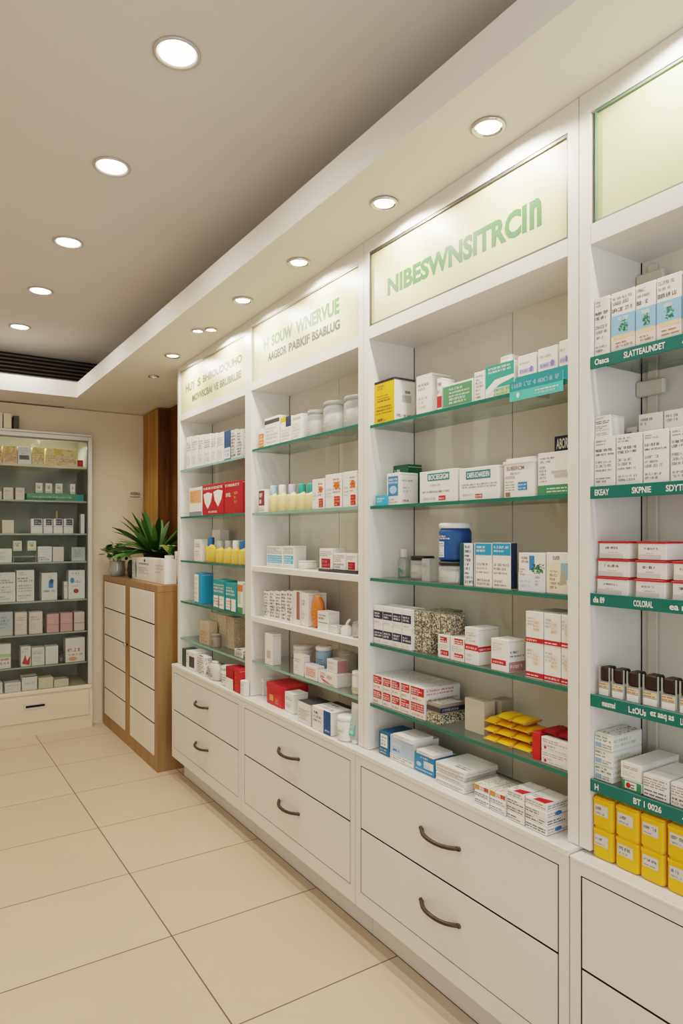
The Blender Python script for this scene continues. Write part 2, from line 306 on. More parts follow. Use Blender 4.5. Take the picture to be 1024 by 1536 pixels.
# printed designs: F front, S near side, T top
DES = {
 'none': [], 'txt': [('FL', .1, .1, .9, .9, 'g', 5)],
 'faint': [('FL', .12, .62, .85, .82, 'g', 2), ('FL', .12, .2, .7, .5, 'lg', 3)],
 'lines': [('FL', .08, .84, .6, .95, 'g', 2), ('FL', .06, .62, .94, .78, 'dkgrey', 2), ('FL', .06, .3, .9, .55, 'g', 3), ('FL', .08, .08, .85, .22, 'g', 2)],
 'yellowbox': [('FR', 0, 0, 1, .94, 'yellow'), ('FR', 0, .94, 1, 1, 'black'), ('FL', .15, .78, .6, .9, 'dk', 2), ('FL', .15, .5, .8, .68, 'dk', 3), ('FL', .1, .22, .9, .42, 'dk', 3), ('FL', .15, .05, .6, .15, 'dk', 1),
               ('TR', 0, 0, 1, 1, 'black'), ('SR', .35, .45, .8, .62, 'lg'), ('SL', .1, .1, .9, .2, 'brown', 1), ('SR', 0, .95, 1, 1, 'dkgrey'), ('SR', .5, .66, .75, .72, 'g')],
 'greenwide': [('FR', .0, .08, .97, .93, 'green'), ('FL', .22, .15, .9, .85, 'w', 5), ('FR', 0, 0, .02, 1, 'lg')],
 'swoosh': [('FR', 0, .3, 1, 1, 'teal'), ('FP', 0, 0, 1, 1, 'w', ((0, .3), (.35, .55), (1, .6), (1, .5), (.5, .38), (.2, .2), (0, 0))), ('FL', .1, .75, .9, .95, 'w', 2), ('FR', .3, .05, 1, .28, 'lgreen'), ('FL', .3, .05, 1, .28, 'green2', 2)],
 'tealtray': [('FR', 0, .52, 1, 1, 'tealb'), ('FR', 0, .06, 1, .46, 'lteal'), ('FL', .08, .62, .95, .9, 'paleblue', 1), ('FL', .5, .15, .95, .4, 'w', 2), ('FC', .15, .15, .24, .4, 'w')],
 'violet': [('FL', .1, .55, .7, .72, 'lg', 1), ('FR', .1, .12, .9, .34, 'lavender'), ('FL', .12, .12, .9, .34, 'violet', 1), ('FC', .65, .12, .85, .4, 'violet')],
 'bluepic': [('FR', .1, .28, .85, .9, 'blue'), ('FC', .2, .35, .75, .6, 'paleblue'), ('FL', .15, .65, .8, .85, 'w', 2), ('FL', .1, .05, .9, .22, 'g', 2), ('SL', .1, .7, .7, .82, 'blue', 1), ('SL', .1, .35, .5, .6, 'lg', 2), ('SL', .15, .08, .5, .2, 'red', 1)],
 'tealtitleA': [('FR', .22, .68, .8, .92, 'tealt'), ('FW', .25, .72, .77, .88, 'w', 'BOCIEGIGM'), ('FL', .3, .5, .7, .6, 'lg', 1), ('FL', .08, .28, .95, .42, 'g', 1), ('FL', .1, .06, .5, .2, 'lg', 1), ('FR', .52, .06, .7, .2, 'red'), ('FL', .53, .08, .69, .18, 'w', 1)],
 'tealtitleB': [('FR', .18, .64, .8, .9, 'tealt'), ('FW', .21, .69, .77, .85, 'w', 'CARFE-SCHAREDEN'), ('FL', .08, .36, .95, .52, 'g', 2), ('FL', .08, .12, .35, .22, 'lg', 1), ('FR', .42, .06, .6, .18, 'red'), ('FL', .43, .07, .59, .17, 'w', 1)],
 'tubprint': [('FW', .12, .8, .7, .92, 'brown', 'SUBERCM'), ('FL', .25, .66, .75, .76, 'violet', 1), ('FR', .08, .56, .4, .64, 'lg'), ('FL', .08, .2, .4, .5, 'g', 4), ('FR', .5, .2, .8, .44, 'blue'), ('FL', .52, .22, .78, .42, 'w', 2), ('FR', .08, .03, .24, .16, 'brown')],
 'greenbase': [('FR', 0, 0, 1, .24, 'green2'), ('FL', .3, .06, .95, .2, 'w', 2), ('FL', .08, .74, .6, .92, 'g', 2), ('FL', .05, .3, .3, .7, 'g', 5), ('FR', .45, .5, .95, .56, 'lg'), ('FR', .55, .4, .98, .48, 'lg')],
 'cardABOR': [('FR', .05, .76, 1, 1, 'navy'), ('FW', .12, .8, .94, .96, 'w', 'ABOR')],
 'clearbottle': [('FL', .1, .1, .9, .5, 'g', 3), ('FC', .3, .25, .7, .55, 'teal')],
 'navynarrow': [('FR', 0, 0, .3, 1, 'dkteal'), ('FL', .36, .05, .92, .97, 'dblue', 9), ('FR', .92, 0, 1, 1, 'dblue')],
 'bluetop': [('FR', 0, .72, 1, .98, 'sky'), ('FL', .08, .78, .92, .94, 'w', 2), ('FL', .08, .3, .9, .56, 'g', 3), ('FL', .1, .04, .9, .2, 'brown', 2), ('TR', 0, 0, 1, 1, 'dblue')],
 'photo': [('FR', .42, .55, .62, .93, 'blue'), ('FS', .5, .5, 1, .72, 'dgreen', 60), ('FS', .55, .45, .95, .6, 'green', 30), ('FL', .12, .72, .4, .92, 'brown', 2), ('FR', .0, .0, .98, .46, 'lb'), ('FL', .05, .4, .3, .6, 'g', 3), ('FL', .65, .15, .85, .42, 'brown', 3), ('FL', .05, .1, .5, .3, 'lg', 2)],
 'photo2': [('FR', .05, .05, .9, .75, 'ivory'), ('FR', .65, .35, .98, .75, 'pblue'), ('FL', .15, .1, .6, .6, 'brown', 5), ('FL', .3, .8, .8, .95, 'g', 1), ('FP', .6, .2, .9, .6, 'beige2', ((0, 0), (.2, 1), (.8, .8), (1, .1)))],
 'navyband': [('FR', 0, .3, 1, .72, 'navy'), ('FL', .1, .36, .95, .66, 'w', 2), ('FL', .1, .06, .8, .22, 'lg', 1), ('TR', .1, .2, .9, .7, 'lg')],
 'speck': [('FS', 0, 0, 1, 1, 'ivory', 132), ('FS', 0, 0, 1, 1, 'dkgrey', 66), ('SS', 0, 0, 1, 1, 'ivory', 110), ('SS', 0, 0, 1, 1, 'dkgrey', 55), ('TS', 0, 0, 1, 1, 'dkgrey', 66), ('TS', 0, 0, 1, 1, 'ivory', 66)],
 'speckflat': [('FS', 0, 0, 1, .55, 'ivory', 88), ('FS', 0, 0, 1, .55, 'dkgrey', 55), ('SS', 0, 0, 1, .5, 'ivory', 198), ('SS', 0, 0, 1, .5, 'dkgrey', 88), ('FR', 0, .62, 1, .88, 'dkgrey'), ('SR', 0, .6, 1, .85, 'navy'), ('SL', .1, .62, .9, .82, 'lg', 1), ('TR', .1, .1, .95, .9, 'lgrey'), ('TS', .1, .1, .95, .9, 'g', 66)],
 'redlabels': [('FR', .2, .68, .8, .92, 'red'), ('FL', .22, .7, .78, .9, 'w', 2), ('FL', .1, .4, .9, .6, 'lg', 3), ('FR', .25, .12, .95, .34, 'red'), ('FL', .3, .15, .9, .3, 'w', 1)],
 'redlabels2': [('FR', .3, .72, .95, .96, 'red'), ('FL', .32, .74, .93, .92, 'w', 2), ('FL', .1, .4, .9, .65, 'lg', 3), ('FR', .3, .16, .95, .32, 'red'), ('FL', .33, .18, .9, .3, 'w', 1)],
 'redbandmid': [('FR', 0, .38, 1, .54, 'red'), ('SR', 0, .36, .65, .5, 'red'), ('FL', .1, .4, .95, .52, 'w', 1), ('FL', .1, .6, .8, .9, 'lg', 4), ('FL', .1, .08, .6, .3, 'lg', 2), ('SL', .05, .38, .6, .48, 'w', 1)],
 'redlow': [('FR', .04, .2, .86, .36, 'red'), ('FL', .1, .23, .8, .33, 'w', 1), ('FL', .1, .6, .7, .9, 'lg', 4), ('SR', .02, .02, 1, .32, 'dpink'), ('SL', .1, .45, .95, .68, 'navy', 2), ('SL', .1, .1, .9, .25, 'w', 1)],
 'redbase': [('FR', 0, .03, 1, .18, 'red'), ('FL', .05, .06, .95, .15, 'w', 1), ('FL', .1, .55, .6, .85, 'lg', 3), ('FR', .45, .4, .8, .75, 'pinkw'), ('FL', .45, .4, .8, .72, 'peach', 3), ('SR', 0, .03, 1, .18, 'red')],
 'redwhite': [('FR', .04, .4, .96, .95, 'red'), ('FL', .08, .45, .92, .9, 'w', 3), ('FL', .1, .08, .9, .3, 'orange', 1), ('SL', .05, .5, .95, .9, 'red', 2), ('SL', .05, .1, .95, .3, 'brown', 1), ('TS', 0, 0, 1, 1, 'lg', 26)],
 'pinkprint': [('FL', .06, .6, .95, .92, 'dpink', 2), ('FL', .06, .3, .6, .5, 'g', 1), ('FC', .1, .1, .2, .35, 'red'), ('FL', .3, .1, .9, .25, 'lg', 1), ('SR', 0, 0, .2, 1, 'dpink')],
 'lightblue': [('FL', .1, .55, .7, .75, 'w', 1), ('FL', .1, .35, .6, .5, 'blue', 1), ('FR', 0, 0, 1, .24, 'w'), ('FL', .02, .04, .98, .22, 'dkgrey', 2), ('TR', 0, .1, 1, 1, 'w'), ('SR', 0, 0, 1, 1, 'w')],
 'brightblue': [('FL', .3, .75, .7, .9, 'w', 1), ('FR', .48, .3, .95, .68, 'w'), ('FL', .5, .32, .93, .66, 'bblue', 3), ('FL', .05, .1, .9, .22, 'w', 1), ('FC', .1, .3, .35, .55, 'lblue'), ('TR', 0, .05, 1, 1, 'w')],
 'flatgrey': [('FL', .04, .25, .96, .8, 'g', 2), ('SL', .05, .3, .9, .7, 'lg', 1), ('TL', .5, .1, .95, .3, 'g', 2)],
 'flatblue': [('FL', .04, .2, .96, .85, 'dblue', 2), ('SL', .05, .3, .95, .7, 'g', 1)],
 'flatyr': [('FR', 0, .1, .35, .9, 'gold'), ('FR', .7, .2, .98, .85, 'red'), ('FL', .05, .2, .95, .85, 'orange', 2), ('TS', 0, 0, 1, 1, 'orange', 30), ('TS', 0, 0, 1, 1, 'lgreen', 30)],
 'flatblack': [('FL', .03, .2, .97, .85, 'dkgrey', 2), ('SL', .05, .2, .95, .85, 'g', 2), ('SC', .35, .2, .65, .8, 'blue')],
 'flatqr': [('FL', .03, .2, .6, .85, 'dkgrey', 2), ('FL', .65, .2, .97, .85, 'navy', 2), ('SL', .05, .2, .95, .85, 'dkgrey', 2)],
 'flatredtop': [('FL', .03, .2, .97, .8, 'g', 2), ('SL', .05, .2, .95, .8, 'g', 2), ('TL', .1, .15, .6, .4, 'g', 2), ('TP', .3, 0, 1, 1, 'red', ((.1, .0), (.9, .0), (1, .35), (.6, .3), (.2, .25)))],
 'bluehalf': [('FR', 0, .28, 1, .62, 'sblue'), ('FR', 0, .06, 1, .28, 'pinkw'), ('FS', .3, .32, .72, .46, 'green2', 34), ('FS', .4, .42, .62, .52, 'green2', 12), ('FR', .1, .22, 1, .29, 'sand'), ('FL', .08, .78, .9, .95, 'g', 2), ('FL', .05, .66, .95, .76, 'dkgrey', 1), ('FL', .3, .5, .8, .6, 'w', 1), ('FL', .2, .08, .95, .2, 'brown', 2), ('SR', 0, .28, 1, .62, 'sblue')],
 'flap': [('FR', 0, .93, 1, 1, 'red'), ('SR', 0, .93, 1, 1, 'red'), ('FL', .2, .5, .7, .72, 'navy', 1), ('FL', .3, .3, .65, .42, 'lg', 1), ('FR', -.0, .02, .3, .3, 'w')],
 'perf': [('FR', .05, .28, .95, .46, 'sand'), ('FL', .05, .28, .95, .46, 'brown', 2), ('FR', .05, .02, .95, .25, 'w')],
 'greenprint': [('FL', .05, .5, .95, .9, 'green', 2), ('FR', .05, .1, .4, .4, 'pblue'), ('FL', .45, .1, .95, .4, 'g', 2), ('FR', 0, .92, 1, 1, 'lgreen'), ('SL', .05, .2, .95, .8, 'lgreen', 2), ('TS', 0, 0, 1, 1, 'brown', 35)],
 'smallgreen': [('FR', 0, 0, 1, 1, 'green2'), ('FR', .15, .15, .75, .9, 'w'), ('FC', .2, .2, .45, .8, 'red'), ('FL', .45, .2, .75, .8, 'dk', 2)],
 'blackpat': [('FL', .03, .45, .97, .9, 'g', 4), ('FL', .05, .08, .9, .4, 'dkgrey', 2), ('SL', .05, .1, .95, .5, 'dk', 2), ('SS', .05, .05, .95, .5, 'dkgrey', 44)],
 'ybottle': [('FL', .0, .05, 1, .9, 'sand', 5)], 'ybottle2': [('FR', .0, .1, 1, .75, 'pyellow'), ('FL', .05, .15, .95, .7, 'orange', 4)],
 'redcol': [('FR', .55, .05, .92, .34, 'red'), ('FL', .55, .06, .92, .32, 'peach', 3), ('FC', .55, .55, .9, .75, 'orange'), ('FL', .5, .42, .95, .88, 'red', 5), ('FL', .08, .3, .4, .6, 'lg', 3)],
 'bluemid': [('FR', .05, .18, .95, .55, 'cyan'), ('FL', .08, .2, .92, .52, 'w', 3), ('FL', .05, .62, .95, .95, 'g', 4), ('FL', .1, .03, .9, .14, 'lg', 1)],
 'pot': [('FL', .1, .2, .9, .7, 'lg', 2)], 'clearjar': [('FL', .2, .2, .8, .5, 'lg', 2)],
 'bluecan': [('FR', .0, .05, .55, .68, 'lb'), ('FL', .03, .08, .53, .66, 'navyb', 6), ('FL', .1, .76, .9, .93, 'w', 2)],
 'crimson': [('FR', .15, .05, .85, .5, 'crim'), ('FL', .2, .1, .8, .45, 'dpink', 2), ('FL', .05, .6, .95, .9, 'g', 3)],
 'bwpat': [('FL', .08, .06, .92, .94, 'dkgrey', 8), ('FS', .05, .05, .95, .6, 'dkgrey', 30), ('TR', .2, .0, .7, .25, 'dk'), ('SS', .05, .05, .95, .95, 'dkgrey', 55)],
 'bluelab': [('FR', 0, .5, 1, .85, 'blue'), ('FL', .05, .55, .95, .82, 'navy', 2), ('FL', .05, .1, .95, .45, 'g', 3)],
 'paleb': [('FL', .05, .5, .95, .85, 'navyb', 3), ('FR', .2, .1, .8, .4, 'lb')],
 'pinktxt': [('FR', .1, .2, .9, .85, 'pink2'), ('FL', .12, .22, .88, .8, 'red', 4)],
 'pinkfl': [('FC', .1, .45, .35, .65, 'dpink'), ('FC', .45, .5, .75, .8, 'pink'), ('FL', .1, .7, .45, .95, 'red', 2), ('FP', .1, .1, .95, .5, 'red', ((0, .9), (.3, .6), (.7, .1), (1, .05), (.7, .0), (.2, .4))), ('FL', .3, .05, .9, .2, 'dpink', 1)],
 'greenlab': [('FR', 0, .1, 1, .4, 'lgreen'), ('FC', .2, .12, .8, .38, 'gold')],
 'redtin': [('FR', .1, .25, .42, .6, 'gold'), ('FL', .14, .3, .4, .55, 'red', 3), ('FL', .6, .15, .9, .5, 'gold', 4), ('FR', 0, .8, 1, .84, 'dred')],
 'darklid': [('FL', .1, .15, .9, .7, 'lg', 4), ('TR', 0, 0, 1, 1, 'dkgrey'), ('FC', .2, .2, .7, .6, 'lgrey'), ('SR', 0, 0, 1, 1, 'lgrey')],
 'bluepanel': [('FR', .62, .0, 1, 1, 'navyb'), ('FL', .08, .35, .55, .85, 'dkgrey', 3), ('FL', .7, .1, .95, .25, 'w', 1), ('TL', .1, .1, .9, .7, 'g', 3), ('TR', 0, .75, 1, 1, 'dkgrey')],
 'vlines': [('FR', .02, .0, .06, 1, 'lg'), ('FL', .12, .55, .9, .85, 'g', 4), ('FL', .2, .1, .8, .4, 'lg', 4), ('TR', .9, 0, 1, 1, 'lg')],
 'redshield': [('FP', .05, .2, .48, .75, 'w', ((0, .9), (.5, 1), (1, .9), (.85, .4), (.5, 0), (.15, .4))), ('FP', .54, .25, .97, .8, 'w', ((0, .9), (.5, 1), (1, .9), (.85, .4), (.5, 0), (.15, .4))), ('FL', .05, .82, .95, .95, 'w', 1), ('FL', .3, .05, .8, .15, 'w', 1)],
 'redplain': [('FL', .05, .82, .95, .95, 'w', 1), ('FL', .1, .5, .5, .68, 'w', 1), ('FL', .55, .3, .75, .7, 'gold', 3)],
 'tealwhite': [('FR', .05, .05, .45, .45, 'w'), ('FR', .55, .02, .95, .45, 'w'), ('FL', .05, .55, .95, .9, 'w', 3), ('FL', .1, .1, .9, .4, 'red', 3)],
 'tan': [('FL', .1, .1, .9, .6, 'brown', 4), ('FS', 0, 0, 1, 1, 'ivory', 44)], 'tanjar': [('FL', .1, .2, .9, .8, 'dkgrey', 3)],
 'floral': [('FS', 0, 0, 1, 1, 'ivory', 99), ('FS', 0, 0, 1, 1, 'brown', 44), ('FS', 0, 0, 1, 1, 'beige2', 66), ('SS', 0, 0, 1, 1, 'ivory', 88)],
 'bwjar': [('FL', .05, .1, .95, .9, 'dkgrey', 4)],
 'yfloral': [('FS', 0, .3, 1, 1, 'yellow', 35), ('FS', 0, 0, 1, .7, 'peach', 48), ('FL', .05, .1, .95, .6, 'pink', 4), ('FC', .25, .6, .5, .95, 'yellow2'), ('FL', .5, .2, .95, .4, 'brown', 2)],
 'gtray': [('FR', 0, 0, 1, 1, 'green2'), ('FR', 0, 0, .5, .35, 'dgreen'), ('FL', .1, .3, .9, .7, 'lgreen', 1), ('FR', .85, 0, 1, 1, 'tealb')],
 'smallpic': [('FL', .15, .5, .85, .85, 'brown', 2), ('FR', .1, .05, .9, .2, 'lgreen'), ('FC', .3, .4, .7, .7, 'gold')],
 'blacktop': [('FR', .25, .56, .92, .97, 'navy'), ('FL', .3, .62, .9, .9, 'lavender', 2), ('FR', 0, .46, 1, .5, 'lg')],
 'bluebot': [('FL', .03, .08, .97, .35, 'navyb', 2), ('FL', .1, .6, .9, .9, 'lblue', 2)],
 'vlab': [('FL', .2, .3, .8, .85, 'steel', 4), ('FR', .1, .05, .9, .2, 'lgrey')],
 'emblem': [('FR', .45, .45, .75, .7, 'blue'), ('FC', .5, .62, .78, .78, 'dblue'), ('FL', .1, .28, .85, .4, 'g', 1), ('FL', .35, .8, .6, .88, 'peach', 1)],
 'emblem2': [('FC', .1, .55, .35, .75, 'blue'), ('FL', .35, .55, .85, .68, 'dblue', 1), ('FC', .3, .2, .62, .36, 'dred'), ('FL', .2, .85, .75, .97, 'g', 1), ('FL', .2, .42, .6, .5, 'lg', 1)],
 'pinkband': [('FR', 0, .4, 1, .44, 'dpink'), ('FL', .15, .5, .85, .7, 'pink2', 2)],
 'redgreen': [('FR', 0, .45, 1, .6, 'lgreen'), ('FL', .1, .15, .95, .45, 'red', 2)],
 'redbot': [('FP', .1, .05, .95, .6, 'red', ((0, .2), (.4, 1), (.6, .4), (1, .9), (.9, 0), (.4, .1))), ('FL', .1, .7, .9, .95, 'lg', 2)],
 'redbig': [('FL', .08, .4, .95, .62, 'red', 1), ('FL', .15, .25, .9, .38, 'orange', 1), ('FC', .15, .05, .6, .22, 'peach')],
 'darkedge': [('FR', 0, .94, 1, 1, 'dkgrey'), ('FL', .15, .4, .85, .6, 'lg', 1)],
}
ITEMS = [
('C1', 'box', 'yellow and white carton, top shelf under NIBESWNSITRCIn sign', 1.6184, 2.0885, 2.0326, 0.1027, 0.127, 0.169, 'yellowbox', {}),
('C1', 'box', 'plain pale carton, top shelf under NIBESWNSITRCIn sign', 1.645, 1.891, 2.0326, 0.09, 0.088, 0.154, 'faint', {}),
('C1', 'box', 'small white and red carton, top shelf under NIBESWNSITRCIn sign', 1.597, 1.77, 2.0326, 0.06, 0.024, 0.113, [('FR', 0, 0.1, 1, 0.45, 'red'), ('FL', 0.1, 0.5, 0.9, 0.95, 'g', 2)], {}),
('C1', 'box', 'wide green carton with white lettering, top shelf under NIBESWNSITRCIn sign', 1.622, 1.6795, 2.0326, 0.11, 0.147, 0.082, 'greenwide', {}),
('C1', 'box', 'narrow white carton with fine print, top shelf under NIBESWNSITRCIn sign', 1.622, 1.577, 2.0326, 0.11, 0.048, 0.097, [('FL', 0.15, 0.1, 0.85, 0.92, 'g', 7)], {}),
('C1', 'box', 'green carton with white swoosh, top shelf under NIBESWNSITRCIn sign', 1.617, 1.4895, 2.0326, 0.1, 0.119, 0.104, 'swoosh', {}),
('C1', 'box', 'small pale box on top of green swoosh carton, top shelf under NIBESWNSITRCIn sign', 1.625, 1.493, 2.1378, 0.05, 0.048, 0.03, 'faint', {}),
('C1', 'tray', 'teal display tray, top shelf under NIBESWNSITRCIn sign', 1.642, 1.3265, 2.0326, 0.15, 0.195, 0.046, 'none', {'col': 'tealb'}),
('C1', 'box', 'white carton with violet logo, first from left, on teal tray, top shelf under NIBESWNSITRCIn sign', 1.622, 1.38, 2.0791, 0.11, 0.07, 0.062, 'violet', {}),
('C1', 'box', 'white carton with violet logo, second from left, on teal tray, top shelf under NIBESWNSITRCIn sign', 1.622, 1.303, 2.0791, 0.11, 0.07, 0.066, 'violet', {}),
('C1', 'box', 'white carton with violet logo, third from left, on teal tray, top shelf under NIBESWNSITRCIn sign', 1.622, 1.2455, 2.0791, 0.11, 0.033, 0.072, 'violet', {}),
('C2', 'box', 'small cyan carton, second shelf under NIBESWNSITRCIn sign', 1.586, 2.096, 1.7156, 0.06, 0.068, 0.039, [('FR', 0, 0, 1, 1, 'cyan'), ('FL', 0.15, 0.3, 0.85, 0.8, 'w', 2)], {'col': 'cyan'}),
('C2', 'box', 'dark green carton behind, back row, second shelf under NIBESWNSITRCIn sign', 1.695, 2.105, 1.7156, 0.07, 0.094, 0.163, [('FL', 0.1, 0.7, 0.6, 0.95, 'w', 1)], {'col': 'dgreen'}),
('C2', 'box', 'white carton with blue picture, second shelf under NIBESWNSITRCIn sign', 1.6105, 2.0305, 1.7156, 0.087, 0.081, 0.121, 'bluepic', {}),
('C2', 'box', 'wide white carton with teal title, first from left, second shelf under NIBESWNSITRCIn sign', 1.627, 1.778, 1.7156, 0.12, 0.196, 0.111, 'tealtitleA', {}),
('C2', 'box', 'wide white carton with teal title, second from left, second shelf under NIBESWNSITRCIn sign', 1.627, 1.582, 1.7156, 0.12, 0.178, 0.106, 'tealtitleB', {}),
('C2', 'tub', 'square white tub with ridged lid, second shelf under NIBESWNSITRCIn sign', 1.627, 1.414, 1.7156, 0.12, 0.132, 0.12, 'tubprint', {}),
('C2', 'box', 'white carton with green base band, second shelf under NIBESWNSITRCIn sign', 1.627, 1.2835, 1.7156, 0.12, 0.109, 0.124, 'greenbase', {}),
('C2', 'card', 'pale shelf card headed with dark blue letters, back row, second shelf under NIBESWNSITRCIn sign', 1.71, 1.363, 1.7156, 0.02, 0.058, 0.192, 'cardABOR', {}),
('C3', 'bottle', 'clear square bottle with white cap, third shelf under NIBESWNSITRCIn sign', 1.697, 2.127, 1.4336, 0.05, 0.05, 0.112, 'clearbottle', {}),
('C3', 'jar', 'clear jar with black lid, third shelf under NIBESWNSITRCIn sign', 1.6745, 1.9885, 1.4336, 0.095, 0.093, 0.087, 'clearjar', {'lid': 'black'}),
('C3', 'box', 'small clear plastic case, third shelf under NIBESWNSITRCIn sign', 1.608, 1.863, 1.4336, 0.05, 0.042, 0.082, 'faint', {'mat': 'clear'}),
('C3', 'jar', 'wide clear jar with black lid, third shelf under NIBESWNSITRCIn sign', 1.6145, 1.7355, 1.4336, 0.125, 0.123, 0.076, 'clearjar', {'lid': 'black'}),
('C3', 'jar', 'blue canister with white lid standing on clear jar, third shelf under NIBESWNSITRCIn sign', 1.6285, 1.7565, 1.5108, 0.117, 0.115, 0.1318, 'bluecan', {'lid': 'white', 'col': 'navyb'}),
('C3', 'box', 'narrow dark blue and white carton, third shelf under NIBESWNSITRCIn sign', 1.617, 1.6345, 1.4336, 0.1, 0.067, 0.14, 'navynarrow', {}),
('C3', 'box', 'white carton with bright blue top, first from left, third shelf under NIBESWNSITRCIn sign', 1.617, 1.5595, 1.4336, 0.1, 0.071, 0.143, 'bluetop', {}),
('C3', 'box', 'white carton with bright blue top, second from left, third shelf under NIBESWNSITRCIn sign', 1.582, 1.4815, 1.4336, 0.0299, 0.075, 0.144, 'bluetop', {'side': 'navy'}),
('C3', 'box', 'white carton with photograph print, first from left, third shelf under NIBESWNSITRCIn sign', 1.617, 1.3625, 1.4336, 0.1, 0.099, 0.114, 'photo', {}),
('C3', 'box', 'white carton with photograph print, second from left, third shelf under NIBESWNSITRCIn sign', 1.617, 1.268, 1.4336, 0.1, 0.078, 0.117, 'photo2', {}),
('C4', 'box', 'white carton with navy band, first from left, lower row, fourth shelf under NIBESWNSITRCIn sign', 1.605, 2.1185, 1.1786, 0.09, 0.059, 0.074, 'navyband', {}),
('C4', 'box', 'white carton with navy band, second from left, lower row, fourth shelf under NIBESWNSITRCIn sign', 1.605, 2.0575, 1.1786, 0.09, 0.057, 0.074, 'navyband', {}),
('C4', 'box', 'white carton with navy band, third from left, lower row, fourth shelf under NIBESWNSITRCIn sign', 1.605, 1.999, 1.1786, 0.09, 0.054, 0.074, 'navyband', {}),
('C4', 'box', 'white carton with navy band, fourth from left, lower row, fourth shelf under NIBESWNSITRCIn sign', 1.605, 1.9425, 1.1786, 0.09, 0.053, 0.074, 'navyband', {}),
('C4', 'box', 'grey speckled carton, first from left, lower row, fourth shelf under NIBESWNSITRCIn sign', 1.61, 1.9035, 1.1786, 0.07, 0.055, 0.074, 'speck', {'col': 'speck'}),
('C4', 'box', 'grey speckled carton, second from left, lower row, fourth shelf under NIBESWNSITRCIn sign', 1.61, 1.8485, 1.1786, 0.07, 0.047, 0.074, 'speck', {'col': 'speck'}),
('C4', 'box', 'white carton with navy band, first from left, upper row, fourth shelf under NIBESWNSITRCIn sign', 1.605, 2.1185, 1.2532, 0.09, 0.059, 0.073, 'navyband', {}),
('C4', 'box', 'white carton with navy band, second from left, upper row, fourth shelf under NIBESWNSITRCIn sign', 1.605, 2.0575, 1.2532, 0.09, 0.057, 0.073, 'navyband', {}),
('C4', 'box', 'white carton with navy band, third from left, upper row, fourth shelf under NIBESWNSITRCIn sign', 1.605, 1.999, 1.2532, 0.09, 0.054, 0.073, 'navyband', {}),
('C4', 'box', 'white carton with navy band, fourth from left, upper row, fourth shelf under NIBESWNSITRCIn sign', 1.605, 1.9425, 1.2532, 0.09, 0.053, 0.073, 'navyband', {}),
('C4', 'box', 'grey speckled carton, first from left, upper row, fourth shelf under NIBESWNSITRCIn sign', 1.61, 1.9035, 1.2532, 0.07, 0.055, 0.074, 'speck', {'col': 'speck'}),
('C4', 'box', 'grey speckled carton, second from left, upper row, fourth shelf under NIBESWNSITRCIn sign', 1.61, 1.8485, 1.2532, 0.07, 0.047, 0.074, 'speck', {'col': 'speck'}),
('C4', 'box', 'grey speckled carton, third from left, upper row, fourth shelf under NIBESWNSITRCIn sign', 1.61, 1.7985, 1.2532, 0.07, 0.045, 0.074, 'speck', {'col': 'speck'}),
('C4', 'box', 'grey speckled carton, fourth from left, upper row, fourth shelf under NIBESWNSITRCIn sign', 1.61, 1.7465, 1.2532, 0.07, 0.051, 0.074, 'speck', {'col': 'speck'}),
('C4', 'box', 'grey speckled carton behind red labels, first from left, back row, fourth shelf under NIBESWNSITRCIn sign', 1.69, 1.896, 1.1786, 0.06, 0.048, 0.148, 'speck', {'col': 'speck'}),
('C4', 'box', 'grey speckled carton behind red labels, second from left, back row, fourth shelf under NIBESWNSITRCIn sign', 1.69, 1.841, 1.1786, 0.06, 0.054, 0.148, 'speck', {'col': 'speck'}),
('C4', 'box', 'white carton with two red labels, first from left, fourth shelf under NIBESWNSITRCIn sign', 1.6, 1.7465, 1.1786, 0.07, 0.059, 0.078, 'redlabels', {}),
('C4', 'box', 'white carton with two red labels, second from left, fourth shelf under NIBESWNSITRCIn sign', 1.597, 1.6765, 1.1786, 0.07, 0.065, 0.078, 'redlabels2', {}),
('C4', 'box', 'tall white carton with red band, fourth shelf under NIBESWNSITRCIn sign', 1.6065, 1.606, 1.1786, 0.093, 0.062, 0.12, 'redbandmid', {}),
('C4', 'box', 'white carton with low red label, fourth shelf under NIBESWNSITRCIn sign', 1.5918, 1.4785, 1.1786, 0.0717, 0.073, 0.099, 'redlow', {}),
('C4', 'box', 'white carton with red base band, first from left, lower row, fourth shelf under NIBESWNSITRCIn sign', 1.625, 1.346, 1.1786, 0.13, 0.064, 0.102, 'redbase', {}),
('C4', 'box', 'white carton with red base band, second from left, lower row, fourth shelf under NIBESWNSITRCIn sign', 1.625, 1.281, 1.1786, 0.13, 0.058, 0.102, 'redbase', {}),
('C4', 'box', 'white carton with red base band, third from left, lower row, fourth shelf under NIBESWNSITRCIn sign', 1.625, 1.2365, 1.1786, 0.13, 0.025, 0.102, 'redbase', {}),
('C4', 'box', 'white carton with red base band, first from left, upper row, fourth shelf under NIBESWNSITRCIn sign', 1.625, 1.346, 1.2812, 0.13, 0.064, 0.094, 'redbase', {}),
('C4', 'box', 'white carton with red base band, second from left, upper row, fourth shelf under NIBESWNSITRCIn sign', 1.625, 1.281, 1.2812, 0.13, 0.058, 0.094, 'redbase', {}),
('C4', 'box', 'white carton with red base band, third from left, upper row, fourth shelf under NIBESWNSITRCIn sign', 1.625, 1.2365, 1.2812, 0.13, 0.025, 0.094, 'redbase', {}),
('C5', 'box', 'red and white carton, first from left, lower row, fifth shelf under NIBESWNSITRCIn sign', 1.645, 2.1225, 0.9416, 0.17, 0.059, 0.056, 'redwhite', {}),
('C5', 'box', 'red and white carton, second from left, lower row, fifth shelf under NIBESWNSITRCIn sign', 1.645, 2.0635, 0.9416, 0.17, 0.051, 0.056, 'redwhite', {}),
